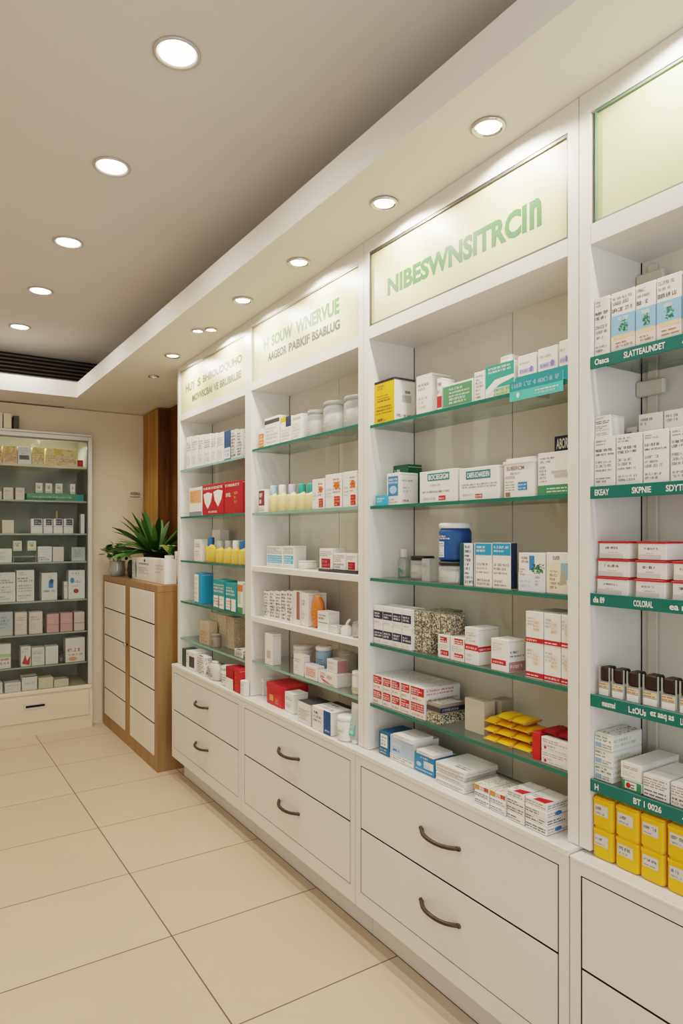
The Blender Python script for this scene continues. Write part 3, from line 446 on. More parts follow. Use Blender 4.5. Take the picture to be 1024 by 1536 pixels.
('C5', 'box', 'red and white carton, third from left, lower row, fifth shelf under NIBESWNSITRCIn sign', 1.645, 2.0075, 0.9416, 0.17, 0.053, 0.056, 'redwhite', {}),
('C5', 'box', 'red and white carton, fourth from left, lower row, fifth shelf under NIBESWNSITRCIn sign', 1.645, 1.9505, 0.9416, 0.17, 0.053, 0.056, 'redwhite', {}),
('C5', 'box', 'red and white carton, fifth from left, lower row, fifth shelf under NIBESWNSITRCIn sign', 1.645, 1.88, 0.9416, 0.17, 0.08, 0.056, 'redwhite', {}),
('C5', 'box', 'red and white carton, first from left, upper row, fifth shelf under NIBESWNSITRCIn sign', 1.645, 2.1225, 0.9982, 0.17, 0.059, 0.056, 'redwhite', {}),
('C5', 'box', 'red and white carton, second from left, upper row, fifth shelf under NIBESWNSITRCIn sign', 1.645, 2.0635, 0.9982, 0.17, 0.051, 0.056, 'redwhite', {}),
('C5', 'box', 'red and white carton, third from left, upper row, fifth shelf under NIBESWNSITRCIn sign', 1.645, 2.0075, 0.9982, 0.17, 0.053, 0.056, 'redwhite', {}),
('C5', 'box', 'red and white carton, fourth from left, upper row, fifth shelf under NIBESWNSITRCIn sign', 1.645, 1.9505, 0.9982, 0.17, 0.053, 0.056, 'redwhite', {}),
('C5', 'box', 'red and white carton, fifth from left, upper row, fifth shelf under NIBESWNSITRCIn sign', 1.645, 1.88, 0.9982, 0.17, 0.08, 0.056, 'redwhite', {}),
('C5', 'box', 'flat speckled carton with dark band, fifth shelf under NIBESWNSITRCIn sign', 1.6249, 1.799, 0.9416, 0.1198, 0.068, 0.067, 'speckflat', {'col': 'speck'}),
('C5', 'box', 'plain beige carton, fifth shelf under NIBESWNSITRCIn sign', 1.6301, 1.638, 0.9416, 0.0522, 0.09, 0.109, 'none', {'col': 'beige'}),
('C5', 'box', 'plain grey beige carton behind, fifth shelf under NIBESWNSITRCIn sign', 1.7, 1.601, 0.9416, 0.06, 0.044, 0.108, 'none', {'col': 'beige2'}),
('C5', 'pouch', 'yellow foil packet, first from left, lowest layer, fifth shelf under NIBESWNSITRCIn sign', 1.606, 1.5255, 0.9416, 0.1, 0.047, 0.023, 'none', {'col': 'yellow', 'rz': 1.2000000000000002}),
('C5', 'pouch', 'yellow foil packet, second from left, lowest layer, fifth shelf under NIBESWNSITRCIn sign', 1.61, 1.4715, 0.9416, 0.1, 0.063, 0.023, 'none', {'col': 'yellow', 'rz': -1.6}),
('C5', 'pouch', 'yellow foil packet, third from left, lowest layer, fifth shelf under NIBESWNSITRCIn sign', 1.614, 1.405, 0.9416, 0.1, 0.07, 0.023, 'none', {'col': 'yellow', 'rz': 2.0}),
('C5', 'pouch', 'yellow foil packet, first from left, middle layer, fifth shelf under NIBESWNSITRCIn sign', 1.618, 1.5375, 0.9652, 0.1, 0.047, 0.023, 'none', {'col': 'yellow', 'rz': -1.6}),
('C5', 'pouch', 'yellow foil packet, second from left, middle layer, fifth shelf under NIBESWNSITRCIn sign', 1.622, 1.4825, 0.9652, 0.1, 0.063, 0.023, 'none', {'col': 'yellow', 'rz': 2.0}),
('C5', 'pouch', 'yellow foil packet, third from left, middle layer, fifth shelf under NIBESWNSITRCIn sign', 1.626, 1.416, 0.9652, 0.1, 0.07, 0.023, 'none', {'col': 'yellow', 'rz': 1.2000000000000002}),
('C5', 'pouch', 'yellow foil packet, first from left, top layer, fifth shelf under NIBESWNSITRCIn sign', 1.63, 1.549, 0.9888, 0.1, 0.048, 0.023, 'none', {'col': 'yellow', 'rz': 2.0}),
('C5', 'pouch', 'yellow foil packet, second from left, top layer, fifth shelf under NIBESWNSITRCIn sign', 1.634, 1.494, 0.9888, 0.1, 0.064, 0.023, 'none', {'col': 'yellow', 'rz': 1.2000000000000002}),
('C5', 'pouch', 'yellow foil packet, third from left, top layer, fifth shelf under NIBESWNSITRCIn sign', 1.638, 1.4265, 0.9888, 0.1, 0.071, 0.023, 'none', {'col': 'yellow', 'rz': -1.6}),
('C5', 'pouch', 'yellow foil packet, first from left, topmost, fifth shelf under NIBESWNSITRCIn sign', 1.63, 1.498, 1.0128, 0.09, 0.054, 0.022, 'none', {'col': 'yellow', 'rz': 2}),
('C5', 'pouch', 'yellow foil packet, second from left, topmost, fifth shelf under NIBESWNSITRCIn sign', 1.63, 1.439, 1.0128, 0.09, 0.054, 0.022, 'none', {'col': 'yellow', 'rz': 2}),
('C5', 'box', 'upright red carton, fifth shelf under NIBESWNSITRCIn sign', 1.622, 1.341, 0.9416, 0.12, 0.028, 0.08, 'none', {'col': 'red'}),
('C5', 'box', 'white carton with pink print, lower layer, fifth shelf under NIBESWNSITRCIn sign', 1.63, 1.272, 0.9416, 0.14, 0.096, 0.037, 'pinkprint', {}),
('C5', 'box', 'white carton with pink print, upper layer, fifth shelf under NIBESWNSITRCIn sign', 1.63, 1.272, 0.9792, 0.14, 0.096, 0.037, 'pinkprint', {}),
('C5', 'pouch', 'dark red foil packet, first from left, stack top, fifth shelf under NIBESWNSITRCIn sign', 1.625, 1.31, 1.0168, 0.1, 0.046, 0.014, 'none', {'col': 'dred'}),
('C5', 'pouch', 'dark red foil packet, second from left, stack top, fifth shelf under NIBESWNSITRCIn sign', 1.625, 1.259, 1.0168, 0.1, 0.046, 0.014, 'none', {'col': 'dred'}),
('C6', 'box', 'dark blue carton, worktop under NIBESWNSITRCIn sign', 1.614, 2.074, 0.7566, 0.12, 0.066, 0.088, [('FR', 0.2, 0.35, 0.85, 0.9, 'w'), ('FL', 0.25, 0.4, 0.8, 0.85, 'dblue', 3), ('FL', 0.15, 0.05, 0.85, 0.3, 'w', 2)], {'col': 'dblue'}),
('C6', 'box', 'light blue carton, worktop under NIBESWNSITRCIn sign', 1.613, 1.963, 0.7566, 0.12, 0.14, 0.091, 'lightblue', {'col': 'lblue'}),
('C6', 'box', 'flat white carton lying on light blue carton, worktop under NIBESWNSITRCIn sign', 1.585, 1.9335, 0.8488, 0.1, 0.107, 0.016, 'faint', {}),
('C6', 'box', 'bright blue carton, worktop under NIBESWNSITRCIn sign', 1.602, 1.8325, 0.7566, 0.1, 0.107, 0.065, 'brightblue', {'col': 'bblue'}),
('C6', 'box', 'flat white carton lying on bright blue carton, worktop under NIBESWNSITRCIn sign', 1.59, 1.822, 0.8228, 0.09, 0.092, 0.014, 'faint', {}),
('C6', 'box', 'flat white carton with grey print, lowest layer, worktop under NIBESWNSITRCIn sign', 1.61, 1.6835, 0.7566, 0.15, 0.139, 0.0172, 'flatgrey', {}),
('C6', 'box', 'flat white carton with grey print, second layer, worktop under NIBESWNSITRCIn sign', 1.614, 1.6845, 0.7744, 0.15, 0.145, 0.0172, 'flatgrey', {}),
('C6', 'box', 'flat white carton with grey print, third layer, worktop under NIBESWNSITRCIn sign', 1.618, 1.6925, 0.7922, 0.15, 0.139, 0.0172, 'flatgrey', {}),
('C6', 'box', 'flat white carton with grey print, top layer, worktop under NIBESWNSITRCIn sign', 1.61, 1.6805, 0.81, 0.15, 0.145, 0.0172, 'flatgrey', {}),
('C6', 'box', 'flat white carton with blue print, first from left, lowest layer, worktop under NIBESWNSITRCIn sign', 1.57, 1.5205, 0.7566, 0.1, 0.061, 0.019, 'flatblue', {}),
('C6', 'box', 'flat white carton with blue print, second from left, lowest layer, worktop under NIBESWNSITRCIn sign', 1.57, 1.453, 0.7566, 0.1, 0.064, 0.019, 'flatblue', {}),
('C6', 'box', 'flat white carton with blue print, first from left, middle layer, worktop under NIBESWNSITRCIn sign', 1.573, 1.5235, 0.7762, 0.1, 0.061, 0.019, 'flatblue', {}),
('C6', 'box', 'flat white carton with blue print, second from left, middle layer, worktop under NIBESWNSITRCIn sign', 1.573, 1.456, 0.7762, 0.1, 0.064, 0.019, 'flatblue', {}),
('C6', 'box', 'flat yellow and red printed carton, first from left, top layer, worktop under NIBESWNSITRCIn sign', 1.576, 1.527, 0.7958, 0.1, 0.062, 0.019, 'flatyr', {}),
('C6', 'box', 'flat yellow and red printed carton, second from left, top layer, worktop under NIBESWNSITRCIn sign', 1.576, 1.459, 0.7958, 0.1, 0.064, 0.019, 'flatyr', {}),
('C6', 'box', 'flat white carton with black print, first from left, lowest layer, worktop under NIBESWNSITRCIn sign', 1.565, 1.3775, 0.7566, 0.1, 0.065, 0.0216, 'flatblack', {}),
('C6', 'box', 'flat white carton with black print, second from left, lowest layer, worktop under NIBESWNSITRCIn sign', 1.565, 1.3015, 0.7566, 0.1, 0.077, 0.0216, 'flatblack', {}),
('C6', 'box', 'flat white carton with black print, first from left, second layer, worktop under NIBESWNSITRCIn sign', 1.567, 1.379, 0.7788, 0.1, 0.064, 0.0216, 'flatqr', {}),
('C6', 'box', 'flat white carton with black print, second from left, second layer, worktop under NIBESWNSITRCIn sign', 1.567, 1.3035, 0.7788, 0.1, 0.077, 0.0216, 'flatqr', {}),
('C6', 'box', 'flat white carton with black print, first from left, third layer, worktop under NIBESWNSITRCIn sign', 1.565, 1.3775, 0.801, 0.1, 0.065, 0.0216, 'flatblack', {}),
('C6', 'box', 'flat white carton with black print, second from left, third layer, worktop under NIBESWNSITRCIn sign', 1.565, 1.3015, 0.801, 0.1, 0.077, 0.0216, 'flatblack', {}),
('C6', 'box', 'flat white carton with red stripe, first from left, top layer, worktop under NIBESWNSITRCIn sign', 1.567, 1.379, 0.8232, 0.1, 0.064, 0.0216, 'flatredtop', {}),
('C6', 'box', 'flat white carton with red stripe, second from left, top layer, worktop under NIBESWNSITRCIn sign', 1.567, 1.3035, 0.8232, 0.1, 0.077, 0.0216, 'flatredtop', {}),
('D1', 'box', 'white carton with grey print, top green-strip shelf', 1.606, 1.115, 2.0726, 0.1, 0.044, 0.159, 'lines', {}),
('D1', 'box', 'white carton with blue lower half, first from left, top green-strip shelf', 1.606, 1.0525, 2.0726, 0.1, 0.067, 0.158, 'bluehalf', {}),
('D1', 'box', 'white carton with blue lower half, second from left, top green-strip shelf', 1.606, 0.9895, 2.0726, 0.1, 0.053, 0.158, 'bluehalf', {}),
('D1', 'box', 'white carton with blue lower half, third from left, top green-strip shelf', 1.606, 0.929, 2.0726, 0.1, 0.062, 0.158, 'bluehalf', {}),
('D1', 'box', 'white carton with blue lower half, fourth from left, top green-strip shelf', 1.606, 0.8645, 2.0726, 0.1, 0.059, 0.158, 'bluehalf', {}),
('D2', 'box', 'white carton with grey text lines, first from left, front row, second green-strip shelf', 1.59, 1.106, 1.7276, 0.07, 0.062, 0.132, 'lines', {}),
('D2', 'box', 'white carton with grey text lines, second from left, front row, second green-strip shelf', 1.59, 1.035, 1.7276, 0.07, 0.072, 0.132, 'lines', {}),
('D2', 'box', 'white carton with grey text lines, third from left, front row, second green-strip shelf', 1.59, 0.962, 1.7276, 0.07, 0.066, 0.132, 'lines', {}),
('D2', 'box', 'white carton with grey text lines, fourth from left, front row, second green-strip shelf', 1.59, 0.892, 1.7276, 0.07, 0.064, 0.132, 'lines', {}),
('D2', 'box', 'white carton with grey text lines, stacked above, second green-strip shelf', 1.588, 1.1135, 1.8604, 0.06, 0.047, 0.057, 'lines', {}),
('D2', 'box', 'white carton with grey text lines, first from left, back row, second green-strip shelf', 1.69, 1.097, 1.7276, 0.06, 0.03, 0.166, 'lines', {}),
('D2', 'box', 'white carton with grey text lines, second from left, back row, second green-strip shelf', 1.67, 1.0295, 1.7276, 0.06, 0.067, 0.192, 'lines', {}),
('D2', 'box', 'white carton with grey text lines, third from left, back row, second green-strip shelf', 1.67, 0.959, 1.7276, 0.06, 0.066, 0.192, 'lines', {}),
('D3', 'flapbox', 'white carton with red flap, first from left, lowest layer, third green-strip shelf', 1.606, 1.0835, 1.4446, 0.1, 0.091, 0.0466, 'flap', {}),
('D3', 'flapbox', 'white carton with red flap, first from left, middle layer, third green-strip shelf', 1.61, 1.083, 1.4918, 0.1, 0.092, 0.0466, 'flap', {}),
('D3', 'flapbox', 'white carton with red flap, first from left, top layer, third green-strip shelf', 1.614, 1.084, 1.539, 0.1, 0.088, 0.0466, 'flap', {}),
('D3', 'flapbox', 'white carton with red flap, second from left, lowest layer, third green-strip shelf', 1.606, 0.977, 1.4446, 0.1, 0.078, 0.0466, 'flap', {}),
('D3', 'flapbox', 'white carton with red flap, second from left, middle layer, third green-strip shelf', 1.61, 0.9765, 1.4918, 0.1, 0.079, 0.0466, 'flap', {}),
('D3', 'flapbox', 'white carton with red flap, second from left, top layer, third green-strip shelf', 1.614, 0.977, 1.539, 0.1, 0.076, 0.0466, 'flap', {}),
('D3', 'flapbox', 'white carton with red flap, third from left, lowest layer, third green-strip shelf', 1.606, 0.88, 1.4446, 0.1, 0.078, 0.0466, 'flap', {}),
('D3', 'flapbox', 'white carton with red flap, third from left, middle layer, third green-strip shelf', 1.61, 0.8795, 1.4918, 0.1, 0.079, 0.0466, 'flap', {}),
('D4', 'perfume', 'clear bottle with dark brown cap, first from left, fourth green-strip shelf', 1.5795, 1.1095, 1.1756, 0.045, 0.035, 0.076, 'perf', {}),
('D4', 'perfume', 'clear bottle with dark brown cap, second from left, fourth green-strip shelf', 1.5795, 1.069, 1.1756, 0.045, 0.038, 0.076, 'perf', {}),
('D4', 'perfume', 'clear bottle with dark brown cap, third from left, fourth green-strip shelf', 1.5795, 1.0255, 1.1756, 0.045, 0.039, 0.076, 'perf', {}),
('D4', 'perfume', 'clear bottle with dark brown cap, fourth from left, fourth green-strip shelf', 1.5795, 0.978, 1.1756, 0.045, 0.044, 0.076, 'perf', {}),
('D4', 'perfume', 'clear bottle with dark brown cap, fifth from left, fourth green-strip shelf', 1.5795, 0.9305, 1.1756, 0.045, 0.041, 0.076, 'perf', {}),
('D4', 'perfume', 'clear bottle with dark brown cap, sixth from left, fourth green-strip shelf', 1.5795, 0.8835, 1.1756, 0.045, 0.043, 0.076, 'perf', {}),
('D5', 'box', 'white and green printed carton, lowest layer, fifth green-strip shelf', 1.621, 1.11, 0.9496, 0.13, 0.054, 0.041, 'greenprint', {}),
('D5', 'box', 'white and green printed carton, middle layer, fifth green-strip shelf', 1.621, 1.11, 0.9912, 0.13, 0.054, 0.041, 'greenprint', {}),
('D5', 'box', 'white and green printed carton, top layer, fifth green-strip shelf', 1.621, 1.11, 1.0328, 0.13, 0.054, 0.041, 'greenprint', {}),
('D5', 'box', 'small green and white carton beneath, lowest layer, fifth green-strip shelf', 1.616, 1.028, 0.9496, 0.12, 0.054, 0.024, 'smallgreen', {}),
('D5', 'box', 'pale grey carton lying on green carton, middle layer, fifth green-strip shelf', 1.645, 1.033, 0.9748, 0.17, 0.058, 0.042, 'faint', {}),
('D5', 'box', 'white carton with black print, first from left, lowest layer, fifth green-strip shelf', 1.631, 0.9625, 0.9496, 0.15, 0.067, 0.056, 'blackpat', {}),
('D5', 'box', 'white carton with black print, second from left, lowest layer, fifth green-strip shelf', 1.631, 0.8885, 0.9496, 0.15, 0.071, 0.056, 'blackpat', {}),
('D6', 'canister', 'yellow canister with white label, first from left, lower row, worktop under plain sign', 1.5875, 1.106, 0.7472, 0.085, 0.062, 0.079, 'none', {'col': 'yellow'}),
('D6', 'canister', 'yellow canister with white label, second from left, lower row, worktop under plain sign', 1.5875, 1.0355, 0.7472, 0.085, 0.067, 0.079, 'none', {'col': 'yellow'}),
('D6', 'canister', 'yellow canister with white label, third from left, lower row, worktop under plain sign', 1.5875, 0.967, 0.7472, 0.085, 0.064, 0.079, 'none', {'col': 'yellow'}),
('D6', 'canister', 'yellow canister with white label, fourth from left, lower row, worktop under plain sign', 1.5875, 0.896, 0.7472, 0.085, 0.066, 0.079, 'none', {'col': 'yellow'}),
('D6', 'canister', 'yellow canister with white label, first from left, upper row, worktop under plain sign', 1.5875, 1.106, 0.8268, 0.085, 0.062, 0.079, 'none', {'col': 'yellow'}),
('D6', 'canister', 'yellow canister with white label, second from left, upper row, worktop under plain sign', 1.5875, 1.0355, 0.8268, 0.085, 0.067, 0.079, 'none', {'col': 'yellow'}),
('D6', 'canister', 'yellow canister with white label, third from left, upper row, worktop under plain sign', 1.5875, 0.967, 0.8268, 0.085, 0.064, 0.079, 'none', {'col': 'yellow'}),
('D6', 'canister', 'yellow canister with white label, fourth from left, upper row, worktop under plain sign', 1.5875, 0.896, 0.8268, 0.085, 0.066, 0.079, 'none', {'col': 'yellow'}),
('B1', 'box', 'small orange carton, top shelf under WNERVUE sign', 1.592, 3.1485, 2.0506, 0.05, 0.055, 0.1, [('FR', 0.0, 0, 1, 0.75, 'orange'), ('FL', 0.1, 0.1, 0.9, 0.7, 'w', 4)], {}),
('B1', 'box', 'white carton with dark title, top shelf under WNERVUE sign', 1.602, 3.028, 2.0506, 0.07, 0.158, 0.146, [('FR', 0.0, 0.78, 1, 0.92, 'dkgrey'), ('FL', 0.08, 0.1, 0.9, 0.7, 'lg', 5)], {}),
('B1', 'box', 'white carton with yellow and navy top, top shelf under WNERVUE sign', 1.602, 2.884, 2.0506, 0.07, 0.106, 0.125, [('FR', 0, 0.82, 0.5, 1, 'yellow'), ('FR', 0.5, 0.6, 1, 1, 'navy'), ('FL', 0.1, 0.1, 0.9, 0.55, 'lg', 4)], {}),
('B1', 'box', 'white carton with faint print, top shelf under WNERVUE sign', 1.602, 2.7755, 2.0506, 0.07, 0.087, 0.12, [('FR', 0.1, 0.8, 0.9, 0.9, 'lg'), ('FL', 0.1, 0.1, 0.9, 0.7, 'lg', 5)], {}),
('B1', 'jar', 'narrow clear jar with lid, top shelf under WNERVUE sign', 1.6195, 2.6655, 2.0506, 0.105, 0.103, 0.124, 'clearjar', {'lid': 'clear', 'fill': 1}),
('B1', 'jar', 'clear jar of white filling, top shelf under WNERVUE sign', 1.645, 2.52, 2.0506, 0.156, 0.154, 0.141, 'clearjar', {'lid': 'clear', 'fill': 1}),
('B1', 'jar', 'largest clear jar of white filling, top shelf under WNERVUE sign', 1.6455, 2.3535, 2.0506, 0.157, 0.155, 0.137, 'clearjar', {'lid': 'clear', 'fill': 1}),
('B2', 'box', 'white carton with maroon label, second shelf under WNERVUE sign', 1.586, 3.119, 1.7176, 0.06, 0.07, 0.118, [('FR', 0, 0.3, 0.9, 0.95, 'maroon'), ('FL', 0.1, 0.35, 0.8, 0.9, 'w', 2), ('FL', 0.1, 0.05, 0.9, 0.25, 'g', 2)], {}),
('B2', 'bottle', 'pale yellow bottle with pale blue cap, second shelf under WNERVUE sign', 1.5895, 3.051, 1.7176, 0.045, 0.082, 0.135, 'ybottle', {'capc': 'paleblue', 'col': 'pyellow'}),
('B2', 'bottle', 'pale yellow bottle with white cap, second shelf under WNERVUE sign', 1.5895, 2.958, 1.7176, 0.045, 0.086, 0.133, 'ybottle', {'capc': 'white', 'col': 'pyellow'}),
('B2', 'bottle', 'pale yellow bottle with lavender cap, second shelf under WNERVUE sign', 1.5895, 2.8585, 1.7176, 0.045, 0.095, 0.129, 'ybottle', {'capc': 'lavender', 'col': 'pyellow'}),
('B2', 'bottle', 'pale yellow bottle with teal cap, first from left, second shelf under WNERVUE sign', 1.5895, 2.764, 1.7176, 0.045, 0.078, 0.125, 'ybottle', {'capc': 'teal', 'col': 'pyellow'}),
('B2', 'bottle', 'pale yellow bottle with teal cap, second from left, second shelf under WNERVUE sign', 1.5895, 2.68, 1.7176, 0.045, 0.074, 0.122, 'ybottle', {'capc': 'teal', 'col': 'pyellow'}),
('B2', 'box', 'white carton with red print, second shelf under WNERVUE sign', 1.598, 2.5665, 1.7176, 0.08, 0.101, 0.133, 'redcol', {}),
('B2', 'box', 'tall white carton with red print, first from left, second shelf under WNERVUE sign', 1.598, 2.4415, 1.7176, 0.08, 0.129, 0.146, 'redcol', {}),
('B2', 'box', 'tall white carton with red print, second from left, second shelf under WNERVUE sign', 1.598, 2.314, 1.7176, 0.08, 0.102, 0.147, 'redcol', {}),
('B3', 'box', 'white and blue carton, first from left, third shelf under WNERVUE sign', 1.635, 3.063, 1.4406, 0.07, 0.174, 0.104, 'bluemid', {}),
('B3', 'box', 'white and blue carton, second from left, third shelf under WNERVUE sign', 1.635, 2.9155, 1.4406, 0.07, 0.103, 0.107, 'bluemid', {}),
('B3', 'jar', 'small white pot, third shelf under WNERVUE sign', 1.6365, 2.7915, 1.4406, 0.093, 0.091, 0.038, 'pot', {'lid': 'white', 'col': 'white'}),
('B3', 'plate', 'flat dark tray, under three cartons, third shelf under WNERVUE sign', 1.606, 2.411, 1.4406, 0.1, 0.302, 0.012, 'none', {'col': 'dkgrey'}),
('B3', 'box', 'white carton with crimson square, first from left, on dark tray, third shelf under WNERVUE sign', 1.6, 2.512, 1.4538, 0.07, 0.106, 0.088, 'crimson', {}),
('B3', 'box', 'white carton with grey pattern, on dark tray, third shelf under WNERVUE sign', 1.6, 2.4045, 1.4538, 0.07, 0.095, 0.07, 'blackpat', {}),
('B3', 'box', 'white carton with crimson square, second from left, on dark tray, third shelf under WNERVUE sign', 1.6, 2.3115, 1.4538, 0.07, 0.077, 0.07, 'crimson', {}),
('B4', 'box', 'slim white carton with black pattern, first from left, fourth shelf under WNERVUE sign', 1.63, 3.0945, 1.1786, 0.12, 0.061, 0.136, 'bwpat', {}),
('B4', 'box', 'slim white carton with black pattern, second from left, fourth shelf under WNERVUE sign', 1.63, 3.031, 1.1786, 0.12, 0.058, 0.141, 'bwpat', {}),
('B4', 'box', 'slim white carton with black pattern, third from left, fourth shelf under WNERVUE sign', 1.63, 2.9695, 1.1786, 0.12, 0.057, 0.145, 'bwpat', {}),
('B4', 'box', 'slim white carton with black pattern, fourth from left, fourth shelf under WNERVUE sign', 1.63, 2.9095, 1.1786, 0.12, 0.055, 0.149, 'bwpat', {}),
('B4', 'box', 'slim white carton with black pattern, fifth from left, fourth shelf under WNERVUE sign', 1.63, 2.8515, 1.1786, 0.12, 0.053, 0.153, 'bwpat', {}),
('B4', 'box', 'tall white carton with brown stripe, fourth shelf under WNERVUE sign', 1.62, 2.7835, 1.1786, 0.1, 0.069, 0.158, [('FR', 0.5, 0.15, 0.95, 0.98, 'brown')], {}),
('B4', 'box', 'plain tall white carton, fourth shelf under WNERVUE sign', 1.62, 2.708, 1.1786, 0.1, 0.066, 0.153, 'faint', {}),
('B4', 'bag', 'round orange bag, fourth shelf under WNERVUE sign', 1.6, 2.6325, 1.1786, 0.06, 0.069, 0.15, 'none', {'col': 'orange'}),
('B4', 'box', 'white carton with small black print, fourth shelf under WNERVUE sign', 1.595, 2.538, 1.1786, 0.06, 0.088, 0.084, [('FL', 0.1, 0.55, 0.9, 0.9, 'dk', 2), ('FR', 0.05, 0.4, 0.95, 0.43, 'dk')], {}),
('B4', 'box', 'tiny white carton, fourth shelf under WNERVUE sign', 1.585, 2.454, 1.1786, 0.04, 0.06, 0.032, 'faint', {}),
('B4', 'spout', 'white squeeze bottle with bent spout, fourth shelf under WNERVUE sign', 1.5825, 2.371, 1.1786, 0.045, 0.072, 0.067, 'none', {'col': 'white'}),
('B4', 'dome', 'clear dome tub, fourth shelf under WNERVUE sign', 1.5905, 2.2935, 1.1786, 0.061, 0.059, 0.067, 'clearjar', {'lid': 'clear'}),
('B5', 'box', 'tall narrow white carton, fifth shelf under WNERVUE sign', 1.584, 3.05, 0.9466, 0.05, 0.082, 0.157, [('FR', 0.25, 0.2, 0.75, 0.45, 'lg')], {}),
('B5', 'jar', 'white jar with blue label, fifth shelf under WNERVUE sign', 1.68, 2.9115, 0.9466, 0.1, 0.153, 0.106, 'bluelab', {'lid': 'white', 'col': 'white'}),
('B5', 'box', 'white carton in front of blue jar, fifth shelf under WNERVUE sign', 1.5755, 2.7435, 0.9466, 0.035, 0.093, 0.095, 'faint', {}),
('B5', 'jar', 'pale blue jar with white lid, fifth shelf under WNERVUE sign', 1.64, 2.648, 0.9466, 0.08, 0.14, 0.142, 'paleb', {'lid': 'white', 'col': 'pblue'}),
('B5', 'box', 'white carton with pink print, fifth shelf under WNERVUE sign', 1.576, 2.6275, 0.9466, 0.04, 0.111, 0.065, 'pinktxt', {}),
('B5', 'box', 'white carton with pink flowers, fifth shelf under WNERVUE sign', 1.598, 2.4895, 0.9466, 0.08, 0.151, 0.055, 'pinkfl', {}),
('B5', 'box', 'white carton with dusty pink side, on pink flower carton, fifth shelf under WNERVUE sign', 1.6017, 2.478, 1.0028, 0.0533, 0.082, 0.055, 'faint', {'side': 'dpink'}),
('B5', 'box', 'large clear plastic case behind, back row, fifth shelf under WNERVUE sign', 1.72, 2.6185, 0.9466, 0.06, 0.157, 0.112, 'faint', {'mat': 'clear'}),
('B5', 'jar', 'squat white tub with green and yellow label, fifth shelf under WNERVUE sign', 1.5905, 2.2935, 0.9466, 0.061, 0.059, 0.091, 'greenlab', {'lid': 'white', 'col': 'white'}),
('B6', 'box', 'white carton beside the end panel, worktop under WNERVUE sign', 1.63, 3.201, 0.7566, 0.06, 0.022, 0.085, 'faint', {}),
('B6', 'tin', 'rounded red tin with gold label, worktop under WNERVUE sign', 1.626, 2.9755, 0.7566, 0.15, 0.201, 0.102, 'redtin', {'col': 'red'}),
('B6', 'box', 'white carton with grey print, worktop under WNERVUE sign', 1.5891, 2.8175, 0.7566, 0.0801, 0.083, 0.093, 'faint', {}),
('B6', 'box', 'white carton with dark lid, worktop under WNERVUE sign', 1.57, 2.617, 0.7566, 0.11, 0.118, 0.093, 'darklid', {}),
('B6', 'box', 'white carton with blue panel, worktop under WNERVUE sign', 1.575, 2.4615, 0.7566, 0.13, 0.151, 0.099, 'bluepanel', {}),
('B6', 'jar', 'small white tub, worktop under WNERVUE sign', 1.5475, 2.3185, 0.7566, 0.085, 0.083, 0.098, 'pot', {'lid': 'white', 'col': 'white'}),
('B6', 'tube', 'pale tube with teal base label, worktop under WNERVUE sign', 1.55, 2.258, 0.7566, 0.04, 0.06, 0.16, 'none', {'col': 'silver'}),
('A1', 'box', 'white carton with grey print, first from left, top shelf beside wood cabinet', 1.612, 4.1715, 2.0286, 0.11, 0.091, 0.205, 'vlines', {}),
('A1', 'box', 'white carton with grey print, second from left, top shelf beside wood cabinet', 1.612, 4.066, 2.0286, 0.11, 0.104, 0.199, 'vlines', {}),
('A1', 'box', 'white carton with grey print, third from left, top shelf beside wood cabinet', 1.612, 3.963, 2.0286, 0.11, 0.086, 0.191, 'vlines', {}),
('A1', 'box', 'white carton with grey print, fourth from left, top shelf beside wood cabinet', 1.612, 3.861, 2.0286, 0.11, 0.104, 0.184, 'vlines', {}),
('A1', 'box', 'white carton with grey print, fifth from left, top shelf beside wood cabinet', 1.612, 3.7565, 2.0286, 0.11, 0.079, 0.175, 'vlines', {}),
('A1', 'box', 'white carton with grey print, sixth from left, top shelf beside wood cabinet', 1.612, 3.66, 2.0286, 0.11, 0.09, 0.169, 'vlines', {}),
('A1', 'box', 'dark blue and white carton, top shelf beside wood cabinet', 1.607, 3.5605, 2.0286, 0.1, 0.085, 0.166, [('FR', 0, 0.05, 1, 0.42, 'lb'), ('FL', 0.1, 0.1, 0.9, 0.4, 'dk', 2)], {'col': 'navy2'}),
('A1', 'box', 'grey speckled carton, first from left, top shelf beside wood cabinet', 1.607, 3.473, 2.0286, 0.1, 0.074, 0.161, 'bwpat', {'col': 'lgrey'}),
('A1', 'box', 'grey speckled carton, second from left, top shelf beside wood cabinet', 1.607, 3.392, 2.0286, 0.1, 0.07, 0.15, 'bwpat', {'col': 'lgrey'}),
('A2', 'box', 'orange and white carton, second shelf beside wood cabinet', 1.607, 4.052, 1.7226, 0.1, 0.21, 0.178, [('FR', 0.05, 0.45, 0.95, 0.9, 'peach'), ('FR', 0, 0, 1, 0.15, 'steel'), ('FL', 0.1, 0.5, 0.6, 0.88, 'orange', 3)], {}),
('A2', 'box', 'wide red carton with white shields, second shelf beside wood cabinet', 1.607, 3.7745, 1.7226, 0.1, 0.319, 0.182, 'redshield', {'col': 'red2'}),
('A2', 'box', 'wide red carton with white print, second shelf beside wood cabinet', 1.607, 3.478, 1.7226, 0.1, 0.25, 0.181, 'redplain', {'col': 'red2'}),
('A3', 'box', 'white carton with faint print, third shelf beside wood cabinet', 1.595, 4.0475, 1.4376, 0.05, 0.123, 0.137, 'faint', {}),
('A3', 'bottle', 'yellow bottle with blue and white cap, third shelf beside wood cabinet', 1.59, 3.8785, 1.4376, 0.05, 0.163, 0.151, 'ybottle2', {'capc': 'cblue', 'col': 'yellow2'}),
